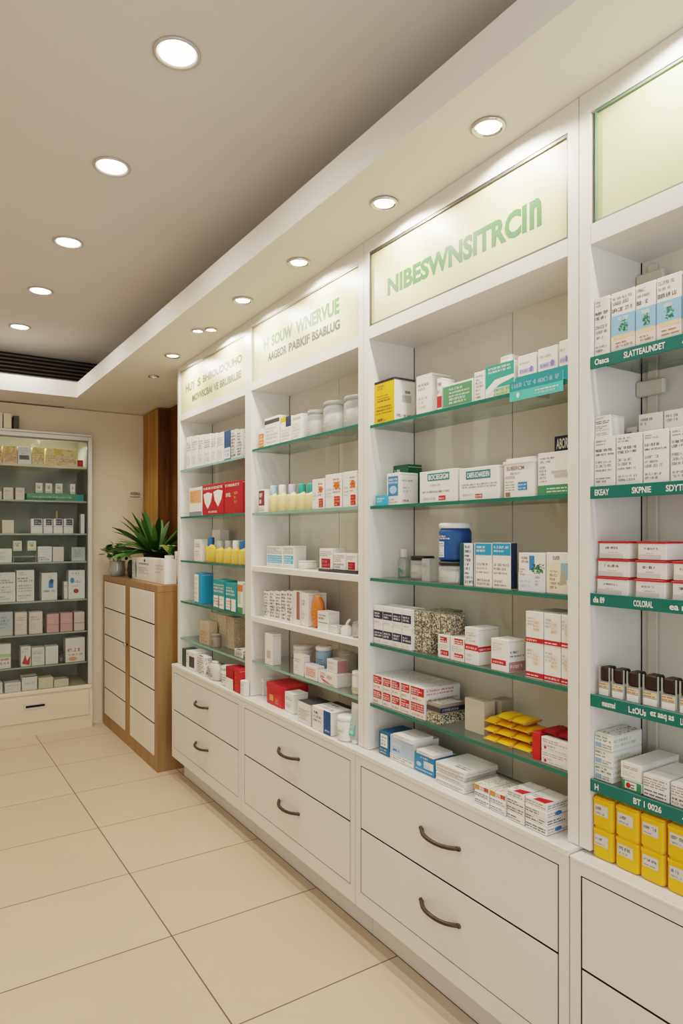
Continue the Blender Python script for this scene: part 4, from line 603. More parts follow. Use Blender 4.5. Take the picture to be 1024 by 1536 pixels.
('A3', 'bottle', 'yellow bottle with clear cap, first from left, third shelf beside wood cabinet', 1.585, 3.7215, 1.4376, 0.05, 0.103, 0.131, 'ybottle2', {'capc': 'clear', 'col': 'yellow2'}),
('A3', 'bottle', 'yellow bottle with clear cap, second from left, third shelf beside wood cabinet', 1.585, 3.6055, 1.4376, 0.05, 0.109, 0.132, 'ybottle2', {'capc': 'clear', 'col': 'yellow2'}),
('A3', 'bottle', 'yellow bottle with pale cap, third shelf beside wood cabinet', 1.585, 3.498, 1.4376, 0.05, 0.086, 0.133, 'ybottle2', {'capc': 'white', 'col': 'yellow2'}),
('A3', 'bottle', 'yellow bottle with blue cap, third shelf beside wood cabinet', 1.585, 3.4025, 1.4376, 0.05, 0.085, 0.133, 'ybottle2', {'capc': 'cblue', 'col': 'yellow2'}),
('A3', 'box', 'plain tall white carton behind, back row, third shelf beside wood cabinet', 1.69, 3.968, 1.4376, 0.06, 0.126, 0.197, 'none', {}),
('A4', 'box', 'bright blue carton, fourth shelf beside wood cabinet', 1.6075, 4.039, 1.1716, 0.075, 0.128, 0.191, [('FR', 0.0, 0.05, 0.55, 0.95, 'w'), ('FL', 0.05, 0.1, 0.5, 0.9, 'lg', 5)], {'col': 'sky'}),
('A4', 'box', 'teal and white carton, first from left, fourth shelf beside wood cabinet', 1.597, 3.683, 1.1716, 0.08, 0.166, 0.167, 'tealwhite', {'col': 'tealb'}),
('A4', 'box', 'teal and white carton, second from left, fourth shelf beside wood cabinet', 1.597, 3.512, 1.1716, 0.08, 0.144, 0.158, 'tealwhite', {'col': 'tealb'}),
('A4', 'box', 'green and white carton, fourth shelf beside wood cabinet', 1.597, 3.3865, 1.1716, 0.08, 0.067, 0.172, [('FR', 0, 0.7, 1, 0.92, 'orange'), ('FR', 0, 0.3, 0.6, 0.7, 'lgreen'), ('FR', 0, 0.0, 1, 0.2, 'green2')], {}),
('A5', 'box', 'tan carton with worn print, fifth shelf beside wood cabinet', 1.595, 3.932, 0.9306, 0.06, 0.144, 0.137, 'tan', {'col': 'tan'}),
('A5', 'jar', 'small round grey patterned jar, fifth shelf beside wood cabinet', 1.586, 3.7835, 0.9306, 0.06, 0.097, 0.079, 'tanjar', {'lid': 'speck', 'col': 'speck'}),
('A5', 'box', 'tall floral printed carton, first from left, fifth shelf beside wood cabinet', 1.68, 3.9585, 0.9306, 0.09, 0.111, 0.186, 'floral', {'col': 'tan2'}),
('A5', 'box', 'tall floral printed carton, second from left, fifth shelf beside wood cabinet', 1.68, 3.8245, 0.9306, 0.09, 0.137, 0.185, 'floral', {'col': 'tan2'}),
('A5', 'box', 'tall floral printed carton, third from left, fifth shelf beside wood cabinet', 1.68, 3.692, 0.9306, 0.09, 0.104, 0.187, 'floral', {'col': 'tan2'}),
('A5', 'box', 'small white carton with dark print, fifth shelf beside wood cabinet', 1.586, 3.4045, 0.9306, 0.06, 0.107, 0.04, 'bwpat', {}),
('A6', 'box', 'dark green carton, worktop beside wood cabinet', 1.57, 4.1875, 0.7566, 0.08, 0.059, 0.113, 'none', {'col': 'dkgreen'}),
('A6', 'box', 'white carton with black picture, worktop beside wood cabinet', 1.575, 4.0565, 0.7566, 0.1, 0.149, 0.113, [('FR', 0.35, 0.15, 0.95, 0.75, 'dkgrey'), ('FL', 0.05, 0.3, 0.3, 0.9, 'g', 4)], {}),
('A6', 'box', 'white carton with black pattern, worktop beside wood cabinet', 1.5443, 3.872, 0.7566, 0.0486, 0.122, 0.113, 'bwpat', {}),
('A6', 'bag', 'rounded white bag with black pattern, worktop beside wood cabinet', 1.55, 3.7135, 0.7566, 0.07, 0.145, 0.104, 'none', {'col': 'lgrey'}),
('A6', 'jar', 'white tub with black pattern, worktop beside wood cabinet', 1.566, 3.54, 0.7566, 0.108, 0.106, 0.104, 'bwjar', {'lid': 'lgrey', 'col': 'white'}),
('A6', 'box', 'dark red carton with white base, worktop beside wood cabinet', 1.557, 3.428, 0.7566, 0.09, 0.096, 0.119, [('FR', 0, 0, 1, 0.5, 'w')], {'col': 'crim'}),
('A6', 'box', 'bright red carton, worktop beside wood cabinet', 1.557, 3.329, 0.7566, 0.09, 0.07, 0.123, [('FL', 0.2, 0.2, 0.5, 0.9, 'orange', 4)], {'col': 'red'}),
('A6', 'box', 'small white carton at the end, worktop beside wood cabinet', 1.52, 3.2475, 0.7566, 0.03, 0.045, 0.079, 'faint', {}),
('L1', 'box', 'yellow floral carton, first from left, top showcase shelf', 0.6322, 5.955, 2.1726, 0.1, 0.0743, 0.1303, 'yfloral', {'col': 'cream'}),
('L1', 'box', 'yellow floral carton, second from left, top showcase shelf', 0.7305, 5.955, 2.1726, 0.1, 0.1021, 0.1367, 'yfloral', {'col': 'cream'}),
('L1', 'box', 'white carton with black label, top showcase shelf', 0.8362, 5.955, 2.1726, 0.1, 0.0956, 0.1382, [('FR', 0.1, 0.25, 0.85, 0.5, 'dk'), ('FL', 0.2, 0.55, 0.8, 0.95, 'lg', 3)], {}),
('L1', 'box', 'yellow floral carton, third from left, top showcase shelf', 0.9391, 5.955, 2.1726, 0.1, 0.0892, 0.1397, 'yfloral', {'col': 'cream'}),
('L1', 'box', 'wide yellow floral carton, top showcase shelf', 1.1192, 5.955, 2.1726, 0.1, 0.2399, 0.1412, 'yfloral', {'col': 'cream'}),
('L1', 'box', 'small red carton, top showcase shelf', 1.2651, 5.93, 2.1726, 0.05, 0.0385, 0.0556, 'none', {'col': 'red'}),
('L2', 'jar', 'round white pot, second showcase shelf', 0.6497, 5.935, 1.8846, 0.06, 0.0534, 0.0627, 'pot', {'lid': 'white', 'col': 'white'}),
('L2', 'box', 'pinkish white carton, first from left, second showcase shelf', 0.7184, 5.955, 1.8846, 0.1, 0.0685, 0.0947, 'faint', {'col': 'pinkw'}),
('L2', 'box', 'pinkish white carton, second from left, second showcase shelf', 0.8025, 5.955, 1.8846, 0.1, 0.0649, 0.0955, 'faint', {'col': 'pinkw'}),
('L2', 'tray', 'green display tray, second showcase shelf', 1.0662, 5.965, 1.8846, 0.16, 0.4329, 0.0533, 'gtray', {'h': 0.06}),
('L2', 'box', 'small white carton with print, first from left, on green tray, second showcase shelf', 0.9467, 5.955, 1.9452, 0.05, 0.0521, 0.0811, 'smallpic', {'h': 0.07}),
('L2', 'box', 'small white carton with print, second from left, on green tray, second showcase shelf', 1.0211, 5.955, 1.9452, 0.05, 0.0504, 0.0817, 'smallpic', {'h': 0.07}),
('L2', 'box', 'small white carton with print, third from left, on green tray, second showcase shelf', 1.0993, 5.955, 1.9452, 0.05, 0.0538, 0.0824, 'smallpic', {'h': 0.07}),
('L2', 'box', 'small white carton with print, fourth from left, on green tray, second showcase shelf', 1.2062, 5.955, 1.9452, 0.05, 0.0392, 0.0833, 'smallpic', {'h': 0.07}),
('L3', 'box', 'plain cream carton, third showcase shelf', 0.7161, 5.955, 1.6156, 0.1, 0.0828, 0.1051, 'none', {'col': 'cream2'}),
('L3', 'box', 'white carton with black top label, first from left, third showcase shelf', 0.9254, 5.955, 1.6156, 0.1, 0.0865, 0.1181, 'blacktop', {}),
('L3', 'box', 'white carton with black top label, second from left, third showcase shelf', 1.0105, 5.955, 1.6156, 0.1, 0.0678, 0.1192, 'blacktop', {}),
('L3', 'box', 'white carton with black top label, third from left, third showcase shelf', 1.0883, 5.955, 1.6156, 0.1, 0.0715, 0.1201, 'blacktop', {}),
('L3', 'box', 'white carton with black top label, fourth from left, third showcase shelf', 1.1685, 5.955, 1.6156, 0.1, 0.0727, 0.1211, 'blacktop', {}),
('L3', 'bottle', 'small bottle with yellow cap behind, back row, third showcase shelf', 1.1075, 6.075, 1.6156, 0.03, 0.0233, 0.1852, 'none', {'capc': 'yellow2', 'col': 'white'}),
('L3', 'box', 'white carton against the frame, third showcase shelf', 1.2805, 5.935, 1.6156, 0.06, 0.029, 0.1617, 'none', {}),
('L4', 'box', 'white carton with grey print, fourth showcase shelf', 0.6737, 5.955, 1.3846, 0.1, 0.1387, 0.1095, 'faint', {}),
('L4', 'stand', 'small clear riser, fourth showcase shelf', 0.8373, 5.955, 1.3846, 0.1, 0.1728, 0.0477, 'none', {'mat': 'clear', 'h': 0.09}),
('L4', 'box', 'pale green small carton, first from left, on clear riser, fourth showcase shelf', 0.7863, 5.95, 1.4758, 0.06, 0.0624, 0.0797, 'smallpic', {'col': 'pgreen'}),
('L4', 'box', 'pale green small carton, second from left, on clear riser, fourth showcase shelf', 0.8916, 5.95, 1.4758, 0.06, 0.0638, 0.0805, 'smallpic', {'col': 'pgreen'}),
('L4', 'box', 'white carton with blue print, fourth showcase shelf', 0.9867, 5.955, 1.3846, 0.1, 0.1052, 0.1241, 'bluebot', {}),
('L4', 'box', 'pinkish plain carton, fourth showcase shelf', 1.0896, 5.955, 1.3846, 0.1, 0.0843, 0.1201, 'none', {'col': 'pinkw'}),
('L4', 'box', 'grey green carton, fourth showcase shelf', 1.2463, 5.955, 1.3846, 0.1, 0.1083, 0.1163, 'vlab', {'col': 'pgreen2'}),
('L5', 'box', 'white carton with grey text, first from left, fifth showcase shelf', 0.6823, 5.955, 1.0706, 0.1, 0.1744, 0.2345, 'lines', {}),
('L5', 'box', 'white carton with grey text, second from left, fifth showcase shelf', 0.8418, 5.955, 1.0706, 0.1, 0.129, 0.2496, 'lines', {}),
('L5', 'box', 'white carton with blue emblem, fifth showcase shelf', 1.0209, 5.955, 1.0706, 0.1, 0.1186, 0.2218, 'emblem', {}),
('L5', 'box', 'slim white carton, fifth showcase shelf', 1.1531, 5.98, 1.0706, 0.08, 0.0284, 0.1439, 'faint', {'h': 0.24}),
('L5', 'box', 'white carton with blue print and dark seal, fifth showcase shelf', 1.2332, 5.955, 1.0706, 0.1, 0.1291, 0.2375, 'emblem2', {'h': 0.235}),
('L6', 'box', 'pale blue grey carton, sixth showcase shelf', 0.6866, 5.955, 0.8046, 0.1, 0.1272, 0.1882, 'vlab', {'col': 'bluegrey'}),
('L6', 'box', 'pinkish white carton with grey print, first from left, sixth showcase shelf', 0.8087, 5.955, 0.8046, 0.1, 0.0868, 0.1803, 'faint', {'col': 'pinkw'}),
('L6', 'box', 'pinkish white carton with grey print, second from left, sixth showcase shelf', 0.9192, 5.955, 0.8046, 0.1, 0.0988, 0.1769, 'faint', {'col': 'pinkw'}),
('L6', 'box', 'dusty pink carton, first from left, sixth showcase shelf', 1.0474, 5.955, 0.8046, 0.1, 0.0913, 0.1521, 'pinkband', {'col': 'pink'}),
('L6', 'box', 'dusty pink carton, second from left, sixth showcase shelf', 1.153, 5.955, 0.8046, 0.1, 0.0933, 0.1537, 'pinkband', {'col': 'pink'}),
('L6', 'box', 'pink carton with white top, sixth showcase shelf', 1.2541, 5.955, 0.8046, 0.1, 0.0819, 0.1553, 'pinkband', {'col': 'pink2'}),
('L7', 'box', 'white bag-shaped carton with red and green print, lowest showcase shelf', 0.6701, 5.955, 0.5476, 0.1, 0.1315, 0.193, 'redgreen', {}),
('L7', 'box', 'white carton with red print, lowest showcase shelf', 0.8452, 5.955, 0.5476, 0.1, 0.0728, 0.1598, 'redbot', {}),
('L7', 'box', 'white carton with grey print, lowest showcase shelf', 0.9366, 5.955, 0.5476, 0.1, 0.0942, 0.145, 'faint', {}),
('L7', 'box', 'plain white carton, lowest showcase shelf', 1.0398, 5.955, 0.5476, 0.1, 0.0962, 0.1465, 'none', {}),
('L7', 'jar', 'small dark jar, lowest showcase shelf', 1.1178, 5.93, 0.5476, 0.05, 0.0383, 0.0878, 'pot', {'lid': 'dkgrey', 'col': 'dkgrey'}),
('L7', 'box', 'large white carton with red lettering, lowest showcase shelf', 1.2214, 5.955, 0.5476, 0.1, 0.1525, 0.1984, 'redbig', {'h': 0.205}),
('L8', 'box', 'white carton, bottom ledge of showcase', 0.6434, 5.94, 0.3586, 0.1, 0.0626, 0.0833, 'faint', {}),
('L8', 'box', 'plain pale carton, bottom ledge of showcase', 0.749, 5.94, 0.3586, 0.1, 0.1143, 0.0735, 'faint', {'h': 0.075}),
('L8', 'box', 'white carton with dark top edge, bottom ledge of showcase', 0.8701, 5.94, 0.3586, 0.1, 0.1123, 0.1117, 'darkedge', {'h': 0.1}),
('L8', 'box', 'low pale carton, first from left, bottom ledge of showcase', 0.9918, 5.94, 0.3586, 0.1, 0.1101, 0.0862, 'none', {'col': 'cream2', 'h': 0.075}),
('L8', 'box', 'low pale carton, second from left, bottom ledge of showcase', 1.1101, 5.94, 0.3586, 0.1, 0.1103, 0.0599, 'none', {'col': 'cream2', 'h': 0.055})]
# ------------------------------------------------------------------ the room
def zs(y): return 2.79-.026*(y-1.15)                 # underside of the lowered ceiling band, falling gently towards the far wall
def xe(y): return 1.262-.0238*(y-1.0)                # its front edge
b = MB(); b.box(-2.4, 2.1, -2.2, 6.4, -.1, 0, 'floor'); struct(b, 'floor')
b = MB(); b.box(-2.4, 2.1, -2.2, 6.4, 3.1, 3.2, 'ceil'); struct(b, 'ceiling')
b = MB(); b.box(1.8, 1.9, -2.2, 4.40, 0, 3.1, 'wall'); b.box(2.05, 2.1, 4.40, 5.96, 0, 3.1, 'wall'); b.box(1.9, 2.1, 4.36, 4.40, 0, 3.1, 'wall'); struct(b, 'wall_right')
b = MB(); b.box(1.352, 2.1, 5.96, 6.36, 0, 2.66, 'wall'); b.box(-2.4, .468, 5.96, 6.36, 0, 2.66, 'wall'); b.box(.468, 1.352, 5.96, 6.36, 2.452, 2.66, 'wall')
b.box(.468, 1.352, 6.33, 6.36, 0, 2.452, 'wall'); b.box(-2.4, 2.1, 6.1, 6.36, 2.66, 3.1, 'soffit'); struct(b, 'wall_back')
b = MB(); b.box(-2.5, -2.4, -2.2, 6.4, 0, 3.1, 'wall'); struct(b, 'wall_left')
b = MB(); b.box(-2.4, -1.9, -2.3, -2.2, 0, 3.1, 'wall'); b.box(1.3, 2.1, -2.3, -2.2, 0, 3.1, 'wall'); b.box(-1.9, 1.3, -2.3, -2.2, 2.6, 3.1, 'wall'); b.box(-1.9, 1.3, -2.3, -2.2, 0, .1, 'wall'); struct(b, 'wall_front')
# lowered band above the shelving: underside, front fascia, top
b = MB(); vs = []
for y in (-2.2, 6.1):
    vs += [(xe(y), y, zs(y)), (2.05, y, zs(y)), (2.05, y, zs(y)+.115), (xe(y), y, zs(y)+.115)]
b.add(vs, [(0, 1, 5, 4), (1, 2, 6, 5), (2, 3, 7, 6), (3, 0, 4, 7), (0, 1, 2, 3), (4, 5, 6, 7)], 'soffit'); b.m[3] = b.mi('fascia'); struct(b, 'trim_1')
b = MB(); x1 = xe(5.5)
b.box(-2.4, x1, 5.5, 6.098, zs(5.5)-.006, zs(5.5)+.112, 'soffit', 0, {'-y': 'fascia'}); struct(b, 'trim_2')
b = MB(); b.box(1.352, 1.79, 5.948, 5.96, 0, .012, 'showcase_body'); struct(b, 'baseboard_back')

# slot air outlet high on the back wall
t = thing('air_vent', 'long dark slatted air outlet between the ceiling and the far lowered band', 'vent', (.5, 6.1, 2.93))
bx('vent_backing', t, -.9, .97, -.012, 0, 0, .165, 'vent_dark')
for i in range(5):
    bx('slat', t, -.9, .97, -.03, -.013, .012+.031*i, .022+.031*i, 'vent_slat')

# ------------------------------------------------------------------ recessed lights
def downlight(x, y, z, r, rl, label, group, on=True, tilt=0.):
    t = thing('recessed_downlight', label, 'ceiling light', (x, y, z), 0, group)
    b = MB()
    b.lathe([(r, -.0005), (r, -.006), (r-.006, -.009), (rl+.004, -.004), (rl+.002, -.0005)], 'chrome' if r < .06 else 'alu', 32); b.obj('trim_ring', t)
    b = MB(); b.lathe([(rl, -.0007), (rl, -.0035), (rl*.6, -.0045), (.002, -.005)], 'lamp' if on else 'lamp_dim', 28); b.obj('lamp_lens', t)
    return t
def spot(x, y, z, w, ang, blend, size, col=(1, .87, .70), rx=0., ry=0.):
    l = bpy.data.lights.new('spot', 'SPOT'); l.energy = w; l.spot_size = math.radians(ang); l.spot_blend = blend; l.shadow_soft_size = size; l.color = col
    o = bpy.data.objects.new('spot_light', l); COL.objects.link(o); o.location = (x, y, z); o.rotation_euler = (rx, ry, 0)
    return o
CY = [2.03, 2.80, 3.645, 4.46, 5.31]
for i, y in enumerate(CY):
    downlight(.72, y, 3.1, .073, .056, 'round ceiling downlight in the upper ceiling, %s of five counting away from the shop front' % ['first', 'second', 'third', 'fourth', 'fifth'][i], 'downlights in the upper ceiling')
    spot(.72, y, 3.085, 40, 150, .7, .05, (1, .90, .77))
SY = [(1.425, 1.397), (1.425, 1.899), (1.41, 2.479), (1.391, 2.995), (1.37, 3.53), (1.425, 3.475), (1.412, 4.059)]
SN_ = ['above the middle of the NIBESWNSITRCIn sign, near side', 'above the far half of the NIBESWNSITRCIn sign', 'above the near half of the WNERVUE sign', 'above the far half of the WNERVUE sign',
       'of a close pair above the smallest sign, further from the shelves', 'of a close pair above the smallest sign, nearer the shelves', 'above the far end of the smallest sign']
for i, (x, y) in enumerate(SY):
    pair = i in (4, 5)
    downlight(x, y, zs(y), .034 if pair else .05, .026 if pair else .034, 'small recessed spotlight '+SN_[i], 'spotlights in the lowered band')
    if i != 4: spot(x, y, zs(y)-.014, 20, 168, .25, .02, (1, .91, .78))
downlight(1.464, 4.6, zs(4.6), .036, .026, 'unlit small recessed spotlight beyond the end of the shelving', 'spotlights in the lowered band', False)
for y in (.85, .3): spot(1.425, y, zs(y)-.014, 20, 168, .25, .02, (1, .91, .78))

# ------------------------------------------------------------------ shelving bays along the wall
YB = [4.33, 3.25, 2.19, 1.175, .13]
XF, XB = 1.54, 1.77
HEAD = [(2.350, 2.396, 2.676), (2.357, 2.402, 2.692), (2.371, 2.42, 2.712), (2.376, 2.43, 2.73)]     # opening top, sign bottom, sign top
SHELF = [(2.028, 1.722, 1.437, 1.171, .930), (2.050, 1.717, 1.440, 1.178, .946), (2.032, 1.715, 1.433, 1.178, .941), (2.072, 1.727, 1.444, 1.175, .949)]
LAB = ['narrow white wall shelving bay beside the wood cabinet, under the pale two-line sign', 'white wall shelving bay with green and black two-line WNERVUE sign',
       'white wall shelving bay with the large green NIBESWNSITRCIn sign', 'white wall shelving bay with green price strips and a plain sign, cut by the frame']
CLAB = ['white two-drawer base cabinet touching the wood cabinet', 'white two-drawer base cabinet below the WNERVUE bay', 'white two-drawer base cabinet below the NIBESWNSITRCIn bay', 'white base cabinet below the green-strip bay, no handles showing']
def lettering(parent, txt, ya, yb, za, zb, x, colour, slope=0., grow=0., last=None):
    words = txt.split()
    n = sum(len(w)+.6 for w in words)-.6; pos = 0
    for w in words:
        a, c = pos/n, (pos+len(w))/n; pos += len(w)+.6; b = MB()
        parts = [(w, 0, 1)] if not last else [(w[:-1], 0, .925), (w[-1], .94, 1)]
        for s, p0, p1 in parts:
            vs, fs = word_mesh(s, .045)
            f = lambda u: a+(c-a)*(p0+(p1-p0)*u)
            b.add([(x, ya-(ya-yb)*f(u), za+(zb-za)*(1+grow*f(u))*q+slope*f(u)) for u, q in vs], fs, colour)
        b.obj('lettering', parent)
simple('sage_edge', '#738f7a', .4); simple('let_pale', '#6c6e55', .5); simple('let_green', '#4f8045', .5); simple('let_dark', '#45453a', .5); simple('let_green2', '#4f7f4d', .5)
STRIP = [[('Oasca', .03, .13), ('SLATTEAUNDET', .22, .47), ('& Goes', .56, .74)], [('EKEAY', .03, .13), ('SKPNIE', .27, .39), ('SDYTED OV', .47, .68)],
         [('dia 89', .02, .1), ('COLORAL', .28, .4), ('ea mh ez', .49, .7)], [('mansmad', .08, .17), ('L.tOUs', .25, .36), ('ez aaq as', .38, .52), ('LULENC', .55, .65), ('PLOAS', .72, .86)],
         [('H', .03, .06), ('BT 1 0026', .28, .45), ('46TL', .56, .64), ('208509', .78, .92)]]
for i in range(4):
    ya, yb = YB[i]-.0016, YB[i+1]+.0016; st = .034; iy0, iy1 = yb+st, ya-st; op, s0, s1 = HEAD[i]; zt = lambda x, y: zs(y)-.0015
    u = thing('shelving_bay', LAB[i], 'shelving', (0, 0, 0), 0, 'white shelving bays along the wall')
    for y0, y1 in ((yb, iy0), (iy1, ya)):
        b = MB(); b.prism([(XF, y0), (1.795, y0), (1.795, y1), (XF, y1)], .7575, zt, 'lacquer'); b.obj('side_panel', u)
    # header: rails above and below the sign
    b = MB(); b.prism([(XF+.001, iy0+.0005), (1.60, iy0+.0005), (1.60, iy1-.0005), (XF+.001, iy1-.0005)], s1, zt, 'lacquer'); b.obj('top_rail', u)
    b = MB(); b.box(XF+.001, 1.60, iy0+.0005, iy1-.0005, op, s0, 'lacquer', .001); b.box(1.60, XB-.001, iy0+.0005, iy1-.0005, op, op+.03, 'lacquer'); b.obj('bottom_rail', u)
    mid = (iy0+iy1)/2-(.06 if i == 2 else 0)
    b = MB()
    b.box(XB, XB+.018, iy0+.0005, mid-.0018, .76, s0, 'backboard'); b.box(XB, XB+.018, mid+.0018, iy1-.0005, .76, s0, 'backboard'); b.box(XB+.012, XB+.02, mid-.0018, mid+.0018, .76, s0, 'gap_shade')
    for y in (iy0+.0005, iy1-.003): b.box(XB-.002, XB, y, y+.0025, .76, op, 'gap_shade')
    b.obj('back_panel', u)
    # sign
    face = 'sign_face_green' if i == 3 else 'sign_face'; edge = ['alu', 'alu', 'alu_dark', 'sage_edge'][i]; e = (.005, .005, .009, .007)[i]
    g0, g1 = (iy0, iy1) if i != 3 else (iy0, iy1-.012)
    sg = bx('sign_panel', u, XF+.010, XF+.02, g0+.001, g1-.001, s0+.001, s1-.001, face)
    b = MB()
    for a in ((g0+.0006, g1-.0006, s1-e, s1-.0004), (g0+.0006, g1-.0006, s0+.0004, s0+e*.8), (g0+.0006, g0+e*.8, s0+e, s1-e), (g1-e*.8, g1-.0006, s0+e, s1-e)):
        b.box(XF+.004, XF+.0095, a[0], a[1], a[2], a[3], edge)
    b.obj('sign_frame', u)
    xl = XF+.0095
    if i == 0:
        lettering(sg, 'HUY S BHBOUDQUHO', 4.205, 3.345, 2.52, 2.575, xl, 'let_pale', slope=.012); lettering(sg, 'MOVVSCBAI VE BRUBRLBE', 4.09, 3.355, 2.445, 2.49, xl, 'let_pale', slope=.01)
    if i == 1:
        lettering(sg, 'H SOUW WNERVUE', 3.085, 2.38, 2.542, 2.596, xl, 'let_green', grow=.3, slope=-.005); lettering(sg, 'AAGEOR PABKIF BSABLUG', 3.04, 2.375, 2.474, 2.517, xl, 'let_dark', slope=-.004)
    if i == 2:
        lettering(sg, 'NIBESWNSITRCIn', 2.045, 1.31, 2.508, 2.576, xl, 'let_green2', slope=-.012, grow=.27, last=True)
    # shelves
    for k, z in enumerate(SHELF[i]):
        thick = i == 1 and k in (2, 3)
        if thick: s = bx('shelf', u, XF+.004, XB-.003, iy0+.0006, iy1-.0006, z-.028, z, 'lacquer', .0015)
        else:
            em = 'glass_edge_pale' if i == 0 and k in (0, 4) or i == 1 and k in (1, 4) else 'glass_edge'
            s = bx('shelf', u, XF+.006, XB-.003, iy0+.001, iy1-.001, z-.012, z, 'shelf_glass', 0, {'-x': em, '-y': em})
            s['label'] = 'green-edged glass shelf'
        if i == 3:
            b = MB(); b.box(XF-.001, XF+.004, iy0+.001, iy1-.001, z-.030, z+.003, 'strip_green', .001); p = b.obj('price_strip', s)
            b = MB()
            for w, a0, a1 in STRIP[k]:
                Y0 = iy1-.45*a0-.002; Y1 = iy1-.45*a1; vs, fs = word_mesh(w, .025); zz0, zz1 = z-.022, z-.006
                b.add([(XF-.0016, Y0-(Y0-Y1)*q, zz0+(zz1-zz0)*r_) for q, r_ in vs], fs, 'white')
            q = b.mesh('x'); bm = bmesh.new(); bm.from_mesh(p.data); off = len(p.data.materials); bpy.data.objects['price_strip' if p.name == 'price_strip' else p.name].data.materials.append(MATS.get('white') or mat('white'))
            n0 = len(bm.faces); bm.from_mesh(q); bm.faces.ensure_lookup_table()
            for f in bm.faces[n0:]: f.material_index = off
            bm.to_mesh(p.data); bm.free(); bpy.data.meshes.remove(q)
    if i == 3:
        r = bx('bracket_rail', u, XB-.012, XB-.003, 1.085, 1.112, .78, 2.36, 'bracket', .001)
        for z in (2.345, 2.045): bx('shelf_clip', u, XB-.03, XB-.0125, 1.055, 1.138, z-.055, z-.012, 'bracket', .004)
    # ---- base cabinet
    c = thing('drawer_cabinet', CLAB[i], 'cabinet', (0, 0, 0), 0, 'white base cabinets along the wall')
    X0 = 1.50; L0, L1 = yb+.033, ya-.033
    bx('plinth', c, 1.585, 1.79, yb, ya, 0, .145, 'lacquer_low')
    bx('carcass', c, X0+.0036, 1.79, yb, ya, .145, .735, 'gap_shade')  # near-black front just behind the drawers paints the shade between them
    b = MB()
    for y0, y1, z0, z1 in ((yb, L0, .145, .735), (L1, ya, .145, .735), (L0, L1, .703, .735), (L0, L1, .145, .208)): b.box(X0+.001, X0+.0035, y0, y1, z0, z1, 'lacquer_low')
    b.obj('face_frame', c)
    bx('worktop', c, X0-.002, 1.795, yb, ya, .735, .755 if i < 3 else .745, 'lacquer', .0025)
    for z0, z1 in ((.461, .7005), (.2105, .457)):
        d = bx('drawer', c, X0+.0012, X0+.0035, L0+.005, L1-.005, z0+.0005, z1-.0015, 'lacquer_low', .0012)
        if i < 3:
            ym, zm = (L0+L1)/2+.012, (z0+z1)/2+.012; b = MB(); n = 14; w = .094
            path = [(X0+.002-.034*(1-abs(2*q/n-1)**2.6), ym+w-2*w*q/n, zm-.004*(1-(2*q/n-1)**2)) for q in range(n+1)]
            b.tube(path, .0078, 'bronze', 10, .9)
            for q in (0, n): b.lathe([(.008, 0), (.008, .004), (.006, .008)], 'bronze', 10, 0, 0)
            # turn the two foot discs flat against the drawer
            per = 30
            for j, yy in ((len(b.v)-2*per, ym+w), (len(b.v)-per, ym-w)):
                for a in range(j, j+per): x_, y_, z_ = b.v[a]; b.v[a] = (X0+.0018-z_, yy+x_, zm+y_)
            h = b.obj('handle', d); h['label'] = 'bowed dark bronze handle'

# ------------------------------------------------------------------ wood drawer cabinet
t = thing('wood_drawer_cabinet', 'tall wood-framed cabinet with two columns of cream drawers, plants on top', 'cabinet', (0, 0, 0))
WX = 1.45
bx('carcass', t, WX+.004, 1.785, 4.472, 5.92, .0, 1.215, 'oak')
bx('top_board', t, WX, 1.79, 4.47, 5.925, 1.215, 1.262, 'oak', .002)
b = MB()
for y0, y1 in ((4.47, 4.535), (5.108, 5.245), (5.858, 5.922)): b.box(WX, WX+.0035, y0, y1, 0, 1.2148, 'oak')
b.box(WX, WX+.0035, 4.535, 5.108, 0, .095, 'oak'); b.box(WX, WX+.0035, 5.245, 5.858, 0, .095, 'oak'); b.obj('face_frame', t)
for y0, y1 in ((4.537, 5.106), (5.247, 5.856)):
    bx('drawer_gap_shade', t, WX+.0012, WX+.0038, y0, y1, .096, 1.2145, 'gap_shade')  # dark sheet painting the shade between drawer fronts
    for k in range(5):
        d = bx('drawer', t, WX-.004, WX+.001, y0+.001, y1-.001, .099+k*.2245, .099+k*.2245+.2145, 'panel_cream', .001); d['label'] = 'plain cream drawer front'
b = MB(); b.lathe([(.006, 0), (.006, .012), (.015, .016), (.017, .024), (.012, .031), (.003, .033)], 'chrome', 16)
for a in range(len(b.v)): x_, y_, z_ = b.v[a]; b.v[a] = (WX-.0005-z_, 5.17+x_, .77+y_)
b.obj('knob', t)

simple('knot', '#2c1808', .6)
# wooden post and panelling in the corner
t = thing('wooden_post', 'broad knotty timber post in the corner behind the plants', 'post', (1.80, 5.55, 0))
b = MB(); b.box(0, .10, 0, .40, 0, zs(5.9)-.003, 'post_lit', .004, {'-y': 'post_shaded'}); b.obj('front_board', t)  # near face painted in the shaded timber tone
b = MB(); b.box(.1005, .24, .004, .40, 0, zs(5.9)-.003, 'post_shaded', .004)
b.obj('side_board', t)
for xx, zz, rx, rz_ in ((.15, 2.28, .018, .035), (.175, 2.39, .012, .02), (.20, 1.83, .014, .03), (.13, 1.62, .01, .022)):
    b = MB(); b.face([(xx+rx*math.cos(q*math.pi/8), .0034, zz+rz_*math.sin(q*math.pi/8)) for q in range(16)], 'knot'); b.obj('knot', t)
t = tag(bx('wood_wall_panel', None, 1.90, 2.045, 4.93, 5.545, 0, zs(5.55)-.003, 'post_shaded', .003), 'dark timber wall panel between the corner post and the shelving', 'wall panel')

